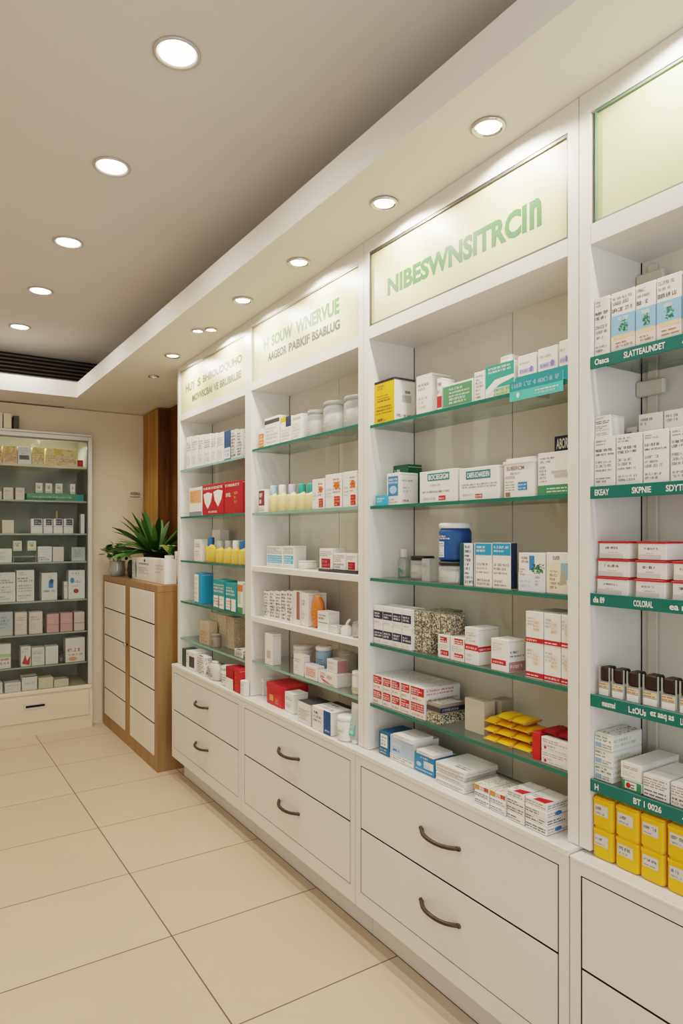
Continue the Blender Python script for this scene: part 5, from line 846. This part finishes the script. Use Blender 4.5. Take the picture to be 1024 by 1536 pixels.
# ------------------------------------------------------------------ built-in glass showcase in the far wall
SX0, SX1, SYF = .474, 1.346, 5.85
t = thing('glass_showcase', 'tall glass-fronted display showcase set into the far wall with drawer below', 'showcase', (0, 0, 0))
bx('back_panel', t, SX0+.002, SX1-.002, 6.29, 6.31, .355, 2.42, 'showcase_back')
for x0, x1 in ((SX0, SX0+.03), (SX1-.03, SX1)): bx('side_panel', t, x0, x1, SYF+.031, 6.289, 0, 2.42, 'showcase_back')
bx('top_panel', t, SX0, SX1, SYF, 6.31, 2.421, 2.44, 'alu', .002)
b = MB()
for x0, x1 in ((SX0, SX0+.034), (SX1-.034, SX1)): b.box(x0, x1, SYF, SYF+.03, .36, 2.42, 'alu', .003)
b.box(SX0+.034, SX1-.034, SYF, SYF+.03, 2.385, 2.42, 'alu', .003); b.obj('frame', t)
b = MB()
for x0, x1 in ((SX0+.034, SX0+.040), (SX1-.040, SX1-.034)): b.box(x0, x1, SYF+.006, SYF+.028, .362, 2.385, 'alu_dark')
b.box(SX0+.040, SX1-.040, SYF+.006, SYF+.028, 2.372, 2.385, 'alu_dark'); b.obj('inner_frame', t)
bx('glass_door', t, SX0+.0405, SX1-.0405, SYF+.012, SYF+.017, .362, 2.371, 'door_glass')
for k, z in enumerate((2.172, 1.884, 1.615, 1.384, 1.07, .804, .547)):
    b = MB(); b.box(SX0+.031, SX1-.031, SYF+.036, 6.287, z-.012 if k else z-.02, z, 'shelf_glass' if k else 'showcase_body', 0, {'-y': 'showcase_edge' if k else 'showcase_body'})
    MATS.get('showcase_edge') or simple('showcase_edge', '#a9b3a6', .3)
    b.obj('shelf', t)
bx('ledge', t, SX0, SX1-.003, SYF-.006, 6.289, .325, .358, 'showcase_body', .006)
bx('base_frame', t, SX0, SX1, SYF+.004, SYF+.03, 0, .3245, 'showcase_body')
d = bx('drawer', t, SX0+.02, SX1-.028, SYF-.008, SYF+.0035, .108, .312, 'showcase_body', .003)
b = MB(); b.box(.82, .99, SYF-.0125, SYF-.0085, .212, .262, 'alu', .002); b.box(.835, .975, SYF-.0145, SYF-.0128, .228, .246, 'gap_shade')
h = b.obj('handle', d); h['label'] = 'recessed grey pull'
for x0, x1, h, c, lab in ((.60, .672, .125, 'pinkw', 'plain pale box on top of showcase, at the frame edge'), (.68, .735, .12, 'cream2', 'plain pale box on top of showcase, beside dark box'), (.75, .79, .105, 'dkgrey', 'small dark box on top of showcase')):
    o = bx('medicine_carton', None, x0, x1, 5.865, 5.94, 2.4405, 2.4405+h, c, .002); tag(o, lab, 'box', 'boxes on top of the showcase')

# wall lettering near the post
t = thing('wall_sign', 'small pale wall plate with tiny underlined dark lettering beside the timber post', 'sign', (1.735, 5.958, 1.87))
bx('plate', t, -.065, .06, -.004, 0, -.16, .06, 'wall_plate') if MATS.get('wall_plate') or simple('wall_plate', '#d8c9b3', .6) else None
b = MB(); vs, fs = word_mesh('ADIZNUL', .02); b.add([(-.045+.09*x, -.0046, .085+.025*y) for x, y in vs], fs, 'dkgrey'); b.box(-.05, .04, -.005, -.0042, .066, .071, 'dkgrey'); b.obj('lettering', t)

# ------------------------------------------------------------------ goods
KN = {'bag': 'gift_bag', 'box': 'medicine_carton', 'flapbox': 'flap_carton', 'tray': 'display_tray', 'tub': 'square_tub', 'card': 'shelf_card', 'bottle': 'bottle', 'jar': 'jar', 'pouch': 'foil_packet', 'perfume': 'capped_bottle',
      'canister': 'canister', 'plate': 'flat_tray', 'spout': 'squeeze_bottle', 'dome': 'domed_tub', 'tin': 'rounded_tin', 'tube': 'standing_tube', 'stand': 'clear_riser'}
CAT = {'bag': 'bag', 'box': 'box', 'flapbox': 'box', 'tray': 'tray', 'tub': 'tub', 'card': 'sign card', 'bottle': 'bottle', 'jar': 'jar', 'pouch': 'packet', 'perfume': 'bottle', 'canister': 'canister', 'plate': 'tray', 'spout': 'bottle', 'dome': 'tub', 'tin': 'tin', 'tube': 'tube', 'stand': 'riser'}
PL = {'box': 'boxes', 'bottle': 'bottles', 'jar': 'jars', 'packet': 'packets', 'canister': 'canisters', 'tray': 'trays', 'tub': 'tubs', 'bag': 'bags', 'sign card': 'cards', 'tin': 'tins', 'tube': 'tubes', 'riser': 'risers'}
def rrect(x0, x1, y0, y1, r, n=5):
    pts = []
    for cx, cy, a0 in ((x1-r, y1-r, 0), (x0+r, y1-r, 90), (x0+r, y0+r, 180), (x1-r, y0+r, 270)):
        for i in range(n+1): a = math.radians(a0+90*i/n); pts.append((cx+r*math.cos(a), cy+r*math.sin(a)))
    return pts
def faces(dx, w, h):
    return {'F': (lambda s, t, o: (-dx/2-o, w/2-s*w, t*h), w, h), 'S': (lambda s, t, o: (-dx/2+s*dx, -w/2-o, t*h), dx, h), 'T': (lambda s, t, o: (-dx/2+t*dx, w/2-s*w, h+o), w, dx)}
def deco(b, des, fr, rng, only=None):
    for k, (P, W, H) in fr.items():
        if only and k not in only: continue
        dd = [(d[0][1],)+tuple(d[1:]) for d in des if d[0][0] == k]
        if dd: decal(b, P, W, H, dd, rng)
def curved(r, z0, z1, spread=.95):
    """frame wrapped on a round body, facing -x"""
    def P(s, t, o):
        a = math.pi+(s-.5)*2*spread; return ((r+o)*math.cos(a), (r+o)*math.sin(a), z0+t*(z1-z0))
    P.curved = True
    return P
def goods(sh, kind, label, x, y, z, dx, w, h, des, ex):
    far = sh[0] == 'L'
    rz = math.pi/2 if far else 0.
    rng = random.Random(label)
    if ex.get('rz'): rz += math.radians(ex['rz'])
    elif kind in ('box', 'tub'): rz += math.radians(rng.uniform(-.35, .35))
    cat = CAT[kind]; place = label.split(', ')[-1]
    grp = '%s on the %s' % (PL[cat], place) if 'on ' not in place else PL[cat]+' '+place
    D = DES[des] if isinstance(des, str) else des
    c = ex.get('col', 'white'); body = ex.get('mat', c); fr = faces(dx, w, h)
    loc = (x, y, z); nm = KN[kind]
    R = min(dx, w)/2
    if kind == 'box':
        b = MB(); fm = {}; b.big = 2.6 if far else 1
        if ex.get('side'): fm['-y'] = ex['side']
        b.box(-dx/2, dx/2, -w/2, w/2, 0, h, body, .0012, fm)
        # tuck-flap seam on the near end
        if ex.get('mat') != 'clear' and des not in ('none',) and min(dx, h) > .03:
            P = fr['S'][0]; b.face([P(.02, .93, .0002), P(.98, .93, .0002), P(.98, .945, .0002), P(.02, .945, .0002)], 'lg')
        deco(b, D, fr, rng)
        o = b.obj(nm, None, loc, rz); tag(o, label, cat, grp); return
    if kind == 'card':
        o = thing(nm, label, cat, loc, rz, grp); bx('card', o, -.002, 0, -w/2, w/2, 0, h, 'lgrey'); bx('foot', o, 0, dx*.9, -w/2, w/2, 0, .002, 'lgrey')
        b = MB(); b.box(-.003, -.0021, -w/2, w/2, h*.76, h, 'navy'); vs, fs = word_mesh('ABOR', .02); b.add([(-.0034, w*.38-w*.76*s, h*(.79+.17*t_)) for s, t_ in vs], fs, 'w'); b.obj('header', o); return
    t = thing(nm, label, cat, loc, rz, grp)
    if kind == 'flapbox':
        b = MB(); b.box(-dx/2, dx/2, -w/2, w/2, 0, h-.006, 'white', .001); deco(b, [d for d in D if d[0] in ('FL',)], fr, rng)
        b.face([(-dx/2-.0002, -w/2+.2*w, .001), (-dx/2-.0002, w/2, .001), (-dx/2-.0002, w/2, h*.3), (-dx/2-.0002, -w/2+.2*w, h*.26)], 'lgrey'); b.obj('carton_body', t)
        b = MB(); b.box(-dx/2-.004, dx/2, -w/2-.0015, w/2+.002, h-.0058, h-.001, 'red', .0012); f = b.obj('flap', t); f['label'] = 'red folded flap'
    elif kind == 'tray':
        b = MB(); b.box(-dx/2, -dx/2+.004, -w/2, w/2, 0, h, body if c != 'white' else 'teal'); b.box(-dx/2+.004, dx/2, -w/2, -w/2+.004, 0, h, 'teal'); b.box(-dx/2+.004, dx/2, w/2-.004, w/2, 0, h, 'teal'); b.box(-dx/2+.004, dx/2, -w/2+.004, w/2-.004, h-.006, h, 'teal')
        deco(b, D, fr, rng); b.obj('tray_body', t)
        if not far:      # price lip hanging in front of the glass edge
            b = MB(); b.box(-dx/2-.026, -dx/2-.0235, -w/2, w/2, -.030, .028, 'lteal'); b.box(-dx/2-.0235, -dx/2, -w/2, w/2, .004, .007, 'lteal')
            P = lambda s, q, o: (-dx/2-.026-o, w/2-s*w, -.030+.058*q)
            decal(b, P, w, .058, [('R', 0, .52, 1, 1, 'tealb'), ('L', .05, .6, .95, .95, 'paleblue', 1), ('L', .5, .1, .95, .42, 'w', 2), ('C', .14, .12, .2, .4, 'w')], rng); b.obj('front_lip', t)
    elif kind == 'plate':
        b = MB(); b.box(-dx/2, dx/2, -w/2, w/2, 0, h*.6, c, .001); b.obj('tray_base', t)
        b = MB(); b.box(-dx/2, -dx/2+.003, -w/2, w/2, h*.6, h, c); b.obj('lip', t)
    elif kind == 'stand':
        b = MB(); b.box(-dx/2, dx/2, -w/2, w/2, h-.006, h, 'clear'); b.obj('top_plate', t)
        for s in (-1, 1): bx('leg', t, -dx/2, dx/2, s*(w/2-.004)-.003, s*(w/2-.004)+.003, 0, h-.006, 'clear')
    elif kind == 'tub':
        b = MB(); hb = h*.86
        b.prism(rrect(-dx/2, dx/2, -w/2+.004, w/2-.004, .012), 0, hb, 'white', smooth=False); b.obj('tub_body', t)
        f2 = faces(dx, w-.012, hb); b = MB(); deco(b, D, f2, rng); b.obj('label_print', t)
        b = MB(); b.prism(rrect(-dx/2-.003, dx/2+.002, -w/2, w/2, .014), hb, h*.93, 'white'); b.prism(rrect(-dx/2+.004, dx/2-.005, -w/2+.008, w/2-.008, .012), h*.93, h, 'white'); b.obj('lid', t)
    elif kind in ('jar', 'dome'):
        r = R*.98; sy = w/(2*R) if w > dx else 1; lid = ex.get('lid', 'white'); lh = min(.16*h, .018); clearb = c == 'white' and lid in ('black', 'clear') and not ex.get('fill')
        bm_ = 'clear' if (clearb or ex.get('fill') or kind == 'dome') else c
        hb = h-lh
        b = MB(); b.lathe([(r*.9, 0), (r*.99, .004), (r, .008), (r, hb*.86), (r*.96, hb*.93), (r*.86, hb)], bm_, 26); b.obj('jar_body', t)
        if bm_ == 'clear':
            b = MB(); b.lathe([(r*.82, .006), (r*.9, .012), (r*.9, hb*.68), (r*.7, hb*.72)], 'white', 20); b.obj('contents', t)
        b = MB()
        if kind == 'dome': b.lathe([(r*.9, hb), (r*.92, hb+.002), (r*.75, h-.004), (r*.3, h)], 'clear', 22)
        else: b.lathe([(r*.97, hb), (r*1.0, hb+.002), (r*1.0, h-.003), (r*.95, h), (.002, h)], lid, 26)
        b.obj('lid', t)
        if D:
            b = MB(); P = curved(r+.0006, hb*.08, hb*.84); deco(b, [('F'+d[0][1:],)+tuple(d[1:]) for d in D if d[0][0] == 'F'], {'F': (P, r*1.9, hb*.76)}, rng); b.obj('label_print', t)
    elif kind == 'bottle':
        r = R*.97; hb = h*.62; cap = ex.get('capc', 'white')
        if ex.get('des') == 'x': pass
        clearb = des == 'clearbottle'
        b = MB(); b.lathe([(r*.92, 0), (r, .004), (r, hb*.9), (r*.93, hb*.97), (r*.62, hb*1.08), (r*.5, hb*1.14)], 'clear' if clearb else c, 22, sy=max(1, w/(2*R)))
        b.obj('bottle_body', t)
        b = MB(); cm = 'clear' if cap == 'clear' else cap
        b.lathe([(r*.6, hb*1.13), (r*.66, hb*1.15), (r*.66, h*.96), (r*.58, h)] if clearb or cap in ('yellow2',) else [(r*.84, hb*1.02), (r*.86, hb*1.05), (r*.84, h*.97), (r*.74, h)], cm, 18); b.obj('cap', t)
        if D:
            b = MB(); P = curved(r+.0006, hb*.06, hb*.88); deco(b, D, {'F': (P, r*1.9, hb*.84)}, rng); b.obj('label_print', t)
    elif kind == 'pouch':
        b = MB(); n = 8; m = 4; vs = []
        for s in (1, -1):
            for i in range(n+1):
                for j in range(m+1):
                    u, v = i/n*2-1, j/m*2-1; k = (max(0, 1-abs(u)**10)*max(0, 1-abs(v)**9))**.25
                    vs.append((v*dx/2, u*w/2*.99, h/2+s*(h/2*.86*k*(1-.1*math.sin(7*u+3*v+len(label)))+.0006)))
        q = (n+1)*(m+1)
        fs = [(k*q+i*(m+1)+j, k*q+(i+1)*(m+1)+j, k*q+(i+1)*(m+1)+j+1, k*q+i*(m+1)+j+1) for k in (0, 1) for i in range(n) for j in range(m)]
        b.add(vs, fs, c, True); b.obj('packet_body', t)
        for s in (-1, 1): bx('crimped_edge', t, -dx/2*.96, dx/2*.96, s*w*.485-.0016, s*w*.485+.0016, h/2-.003, h/2+.003, 'gold' if c == 'yellow' else 'crim')
    elif kind == 'perfume':
        hb = h*.5
        b = MB(); b.box(-dx/2, dx/2, -w/2+.001, w/2-.001, 0, hb, 'clear', .003); b.obj('bottle_body', t)
        b = MB(); f2 = faces(dx, w-.004, h); deco(b, D, f2, rng); b.obj('label_print', t)
        b = MB(); b.box(-dx/2+.003, dx/2-.003, -w/2+.006, w/2-.004, hb+.0005, h, 'dbrown', .004); b.obj('cap', t)
        b = MB(); b.box(-dx/2+.001, -dx/2+.0028, -w/2, -w/2+.004, 0, h, 'clear'); b.box(-dx/2+.001, -dx/2+.0028, w/2-.005, w/2-.001, 0, h, 'clear'); b.obj('clear_sleeve', t)
    elif kind == 'canister':
        hb = h*.86; r = .011
        b = MB(); b.prism(rrect(-dx/2, dx/2, -w/2, w/2, r), .004, hb, c); b.prism(rrect(-dx/2+.002, dx/2-.002, -w/2+.002, w/2-.002, r), 0, .004, c); b.obj('canister_body', t)
        b = MB(); b.prism(rrect(-dx/2-.0012, dx/2, -w/2-.0006, w/2+.0006, r), hb+.0006, h*.955, c); b.prism(rrect(-dx/2+.003, dx/2-.003, -w/2+.003, w/2-.003, r), h*.955, h, c); b.obj('lid', t)
        b = MB(); P = lambda s, q, o: (-dx/2-o, w/2-s*w, q*h)
        decal(b, P, w, h, [('R', .14, .42, .78, .78, 'lgrey'), ('L', .18, .58, .72, .74, 'dkgrey', 1), ('L', .18, .45, .66, .55, 'g', 1)], rng); p = b.obj('paper_label', t); p['label'] = 'white paper label with small dark print'
    elif kind == 'spout':
        b = MB(); b.lathe([(R*.95, 0), (R, .003), (R, h*.4), (R*.7, h*.55), (R*.25, h*.65)], c, 18, sy=max(1, w/(2*R)*.9)); b.obj('bottle_body', t)
        b = MB(); b.tube([(0, 0, h*.6), (0, -.002, h*.75), (0, -.012, h*.9), (0, -.024, h)], [.006, .006, .0055, .003], c, 8); b.obj('spout', t)
    elif kind == 'bag':
        b = MB(); n = 10
        prof = [(.55, 0), (.84, .1), (1, .36), (1, .58), (.86, .8), (.6, .93), (.42, 1)] if c == 'orange' else [(.82, 0), (.96, .08), (1, .3), (.98, .6), (.82, .85), (.5, .96), (.42, 1)]
        b.lathe([(p*w/2, q*h*.94) for p, q in prof], c, 20, sx=dx/w); b.obj('bag_body', t)
        b = MB(); b.lathe([(w*.2, h*.9), (w*.26, h*.945), (w*.22, h)], c if c != 'orange' else 'peach', 14, sx=dx/w); b.obj('gathered_top', t)
        b = MB(); P = lambda s, q, o: (-dx/2*(1-.15*(2*q-1)**2)*math.cos((s-.5)*1.2)-.0015-o, w/2*.85*(1-2*s), h*(.1+.6*q)); decal(b, P, w, h*.6, [('L', .1, .1, .9, .9, 'dkgrey' if c != 'orange' else 'gold', 4)], rng); b.obj('label_print', t)
    elif kind == 'tin':
        r = min(.03, dx*.3); hb = h*.78
        b = MB(); b.prism(rrect(-dx/2, dx/2, -w/2, w/2, r, 6), 0, hb, c, smooth=False); b.obj('tin_body', t)
        f2 = faces(dx, w, hb); P0 = f2['F'][0]; b = MB(); P = lambda s, q, o: P0(.2+.6*s, q, o); decal(b, P, w*.6, hb, [(d[0][1],)+tuple(d[1:]) for d in D], rng); b.obj('label_print', t)
        b = MB(); b.prism(rrect(-dx/2-.002, dx/2+.001, -w/2-.001, w/2+.001, r, 6), hb+.0006, h, c); b.obj('lid', t)
    elif kind == 'tube':
        b = MB(); n = 14
        vs = []
        for k in range(6):
            q = k/5; a = w/2*(.9+.1*q); e = dx/2*(1-q)**.7+.0015
            for i in range(n): g = 2*math.pi*i/n; vs.append((e*math.cos(g), a*math.sin(g), .02+q*(h-.02)))
        b.add(vs, [(k*n+i, k*n+(i+1) % n, (k+1)*n+(i+1) % n, (k+1)*n+i) for k in range(5) for i in range(n)]+[tuple(range(n)), tuple(5*n+i for i in range(n))], c, True); b.obj('tube_body', t)
        b = MB(); b.lathe([(R*.85, 0), (R*.88, .003), (R*.85, .0195), (R*.6, .0199)], 'white', 16); b.obj('cap', t)
        b = MB(); P = lambda s, q, o: (-dx/2*(1-q*.55)*(.94)-.002-o, w/2*.62*(1-2*s), .03+q*h*.42); decal(b, P, w*.6, h*.4, [('R', 0, 0, 1, 1, 'lteal'), ('L', .1, .1, .9, .9, 'w', 3)], rng); p = b.obj('label_print', t); p['label'] = 'teal printed label'
for it in ITEMS: goods(*it)

# ------------------------------------------------------------------ plants and boxes on the wood cabinet
ZT = 1.2625
def leaf(b, base, az, el, ln, wd, droop, m, rng):
    n = 7; p = Vector(base); L = []; dirv = Vector((math.cos(az)*math.cos(el), math.sin(az)*math.cos(el), math.sin(el)))
    side = Vector((-math.sin(az), math.cos(az), 0)); tw = rng.uniform(-.5, .5)
    for i in range(n+1):
        q = i/n; ww = wd*(.35+.65*math.sin(min(1, q*1.25+.1)*math.pi*.62))*(1 if q < .8 else (1-q)/.2*.95+.05)
        nrm = dirv.cross(side).normalized(); s2 = (side*math.cos(tw)+nrm*math.sin(tw))
        L.append((p-s2*ww, p+nrm*(-.12*ww), p+s2*ww)); dirv = (dirv+Vector((0, 0, -droop/n))).normalized(); p = p+dirv*(ln/n)
    vs = [tuple(v) for r in L for v in r]
    b.add(vs, [(3*i+j, 3*i+j+1, 3*i+j+4, 3*i+j+3) for i in range(n) for j in (0, 1)], m, True)
rng = random.Random(4)
t = thing('potted_plant', 'large dark green strap-leaved plant in a smoked glass vase on the wood cabinet', 'plant', (1.70, 5.30, ZT))
b = MB(); b.lathe([(.075, 0), (.08, .005), (.085, .10), (.092, .19), (.088, .19), (.08, .10), (.07, .012)], 'dark_glass', 26); b.obj('vase', t)
b = MB(); b.lathe([(.084, .15), (.084, .165), (.002, .17)], 'soil', 20); b.obj('soil', t)
b = MB()
for k in range(80):
    az = rng.uniform(0, 2*math.pi); el = rng.choice((.3, .4, .5, .6, .8, 1.0, 1.2))+rng.uniform(-.06, .1); ln = rng.uniform(.27, .40)
    ca, sa = math.cos(az), math.sin(az); ce = math.cos(el)
    if ca > 0: ln = min(ln, (.07 if sa > .1 else .125)/max(.12, ca*ce))
    if sa > .3: ln = min(ln, .22/max(.2, sa*ce))
    ln = max(ln, .1) if ca*ce < .5 else ln
    if ln < .12: continue
    leaf(b, (.03*ca, .03*sa, .19), az, el, ln, rng.uniform(.016, .027), rng.uniform(.35, .95), rng.choice(('leaf', 'leaf', 'leaf2', 'leaf3')), rng)
b.obj('foliage', t)
t = thing('dark_vase', 'round smoked glass pot beside the strap-leaved plant', 'vase', (1.575, 5.42, ZT))
b = MB(); b.lathe([(.04, 0), (.055, .01), (.062, .06), (.055, .12), (.045, .14), (.04, .14), (.05, .06)], 'dark_glass', 22); b.obj('vase_body', t)
b = MB(); b.lathe([(.05, .1), (.05, .105), (.002, .108)], 'soil', 16); b.obj('soil', t)
t = thing('potted_shrub', 'small leafy dark green bush in a clear glass jar at the cabinet edge', 'plant', (1.51, 5.70, ZT))
b = MB(); b.lathe([(.055, 0), (.06, .004), (.066, .05), (.06, .10), (.064, .125), (.058, .125), (.055, .10), (.06, .05), (.05, .008)], 'clear', 24); b.obj('glass_jar', t)
b = MB(); b.lathe([(.05, .004), (.056, .04), (.05, .06), (.002, .062)], 'dkgrey', 18); b.obj('pebbles', t)
b = MB()
for k in range(9):
    a = rng.uniform(0, 6.28); b.tube([(0, 0, .05), (.03*math.cos(a), .03*math.sin(a), .14), (.08*math.cos(a), .08*math.sin(a), .18+rng.uniform(0, .07))], .003, 'leaf3', 5)
b.obj('stem', t)
b = MB()
for k in range(150):
    a = rng.uniform(0, 6.28); rr = .10*math.sqrt(rng.random()); z = .15+rng.uniform(0, .13)*(1-.4*rr/.12); leaf(b, (rr*math.cos(a), rr*math.sin(a), z), rng.uniform(0, 6.28), rng.uniform(-.3, .9), rng.uniform(.035, .06), rng.uniform(.011, .018), .5, rng.choice(('leaf', 'leaf2', 'leaf3')), rng)
b.obj('foliage', t)
t = thing('flower_vase', 'yellow green flower in a slim white vase among the white boxes', 'flower', (1.655, 4.83, ZT))
b = MB(); b.lathe([(.028, 0), (.032, .004), (.03, .12), (.034, .19), (.03, .19), (.026, .12)], 'white', 18); b.obj('vase', t)
b = MB(); b.tube([(0, 0, .02), (0, 0, .15), (-.005, 0, .22)], .004, 'leaf2', 6); b.obj('stem', t)
b = MB()
for k in range(26):
    leaf(b, (-.005, 0, .205+.002*k), k*2.4, 1.1-.03*k, .07, .016, .5, rng.choice(('leaf_yellow', 'leaf_yellow', 'leaf2')), rng)
b.obj('petals', t)
WB = [(5.31, 5.16, 1.52, .08, .165, [('FR', .1, .1, .45, .85, 'lb'), ('FP', .5, .1, .9, .95, 'steel', ((.3, 0), (0, .6), (.5, 1), (1, .5), (.7, 0))), ('FL', .1, .2, .4, .8, 'blue', 4)], 'white box with small blue and green pictures on the wood cabinet'),
      (5.155, 4.74, 1.515, .085, .17, [('FL', .1, .68, .7, .8, 'dkgrey', 1), ('FL', .08, .3, .65, .6, 'g', 4), ('FR', .33, .05, .335, .98, 'lg'), ('FR', .66, .05, .665, .98, 'lg'), ('FC', .4, .82, .5, .95, 'dkgrey')], 'wide white printed box at front of the wood cabinet'),
      (4.735, 4.52, 1.515, .085, .17, [('FR', .3, 0, .7, 1, 'pinkw'), ('FL', .1, .4, .9, .8, 'lg', 3)], 'white box with pink side at end of the wood cabinet'),
      (4.76, 4.50, 1.67, .1, .22, [('FR', .55, .72, .9, .95, 'green2'), ('FL', .1, .7, .45, .9, 'lg', 2)], 'white and green box behind the other boxes on the wood cabinet')]
for ya, yb, x, dx, h, des, lab in WB:
    w = ya-yb-.003; b = MB(); b.box(-dx/2, dx/2, -w/2, w/2, 0, h, 'white', .0015); deco(b, des, faces(dx, w, h), rng)
    tag(b.obj('paper_box', None, (x+dx/2, (ya+yb)/2, ZT+.0005)), lab, 'box', 'white boxes on the wood cabinet')

# ------------------------------------------------------------------ light and camera
w = bpy.data.worlds.new('daylight'); SC.world = w; w.use_nodes = True
w.node_tree.nodes['Background'].inputs[0].default_value = (.80, .88, 1, 1); w.node_tree.nodes['Background'].inputs[1].default_value = 1.0
def area(x, y, z, sx, sy, e, col, rot=(0, 0, 0)):
    l = bpy.data.lights.new('panel', 'AREA'); l.shape = 'RECTANGLE'; l.size = sx; l.size_y = sy; l.energy = e; l.color = col
    o = bpy.data.objects.new('unseen_light', l); COL.objects.link(o); o.location = (x, y, z); o.rotation_euler = rot
    return o
area(-.9, .4, 3.08, 1.2, 2.6, 20, (1, .93, .84))  # unseen ceiling lamp, added for general brightness
area(-1.2, 3.6, 3.08, .9, 3.0, 12, (1, .92, .82))  # second unseen ceiling lamp, added to fill the far half
area(-.3, -2.15, 1.5, 3.0, 2.4, 80, (.90, .94, 1), (math.radians(113), 0, 0))  # unseen lamp added at the front opening, aimed up to brighten the ceiling
area(.91, 6.06, 2.36, .7, .3, 5.5, (1, .93, .82))
cam = bpy.data.cameras.new('camera'); co = bpy.data.objects.new('camera', cam); COL.objects.link(co)
co.location = (0, 0, 1.6); co.rotation_euler = (math.radians(90), 0, math.radians(-33.25))
cam.sensor_fit = 'VERTICAL'; cam.sensor_height = 36; cam.lens = 1010/1536*36; cam.shift_y = 35/1536; cam.clip_start = .02
SC.camera = co
SC.view_settings.view_transform = 'Filmic'; SC.view_settings.look = 'Medium High Contrast'; SC.view_settings.exposure = -.66
SC.cycles.use_denoising = True; SC.cycles.max_bounces = 8; SC.cycles.transparent_max_bounces = 24; SC.cycles.sample_clamp_indirect = 6; SC.cycles.caustics_reflective = False; SC.cycles.caustics_refractive = False
bpy.context.view_layer.update()
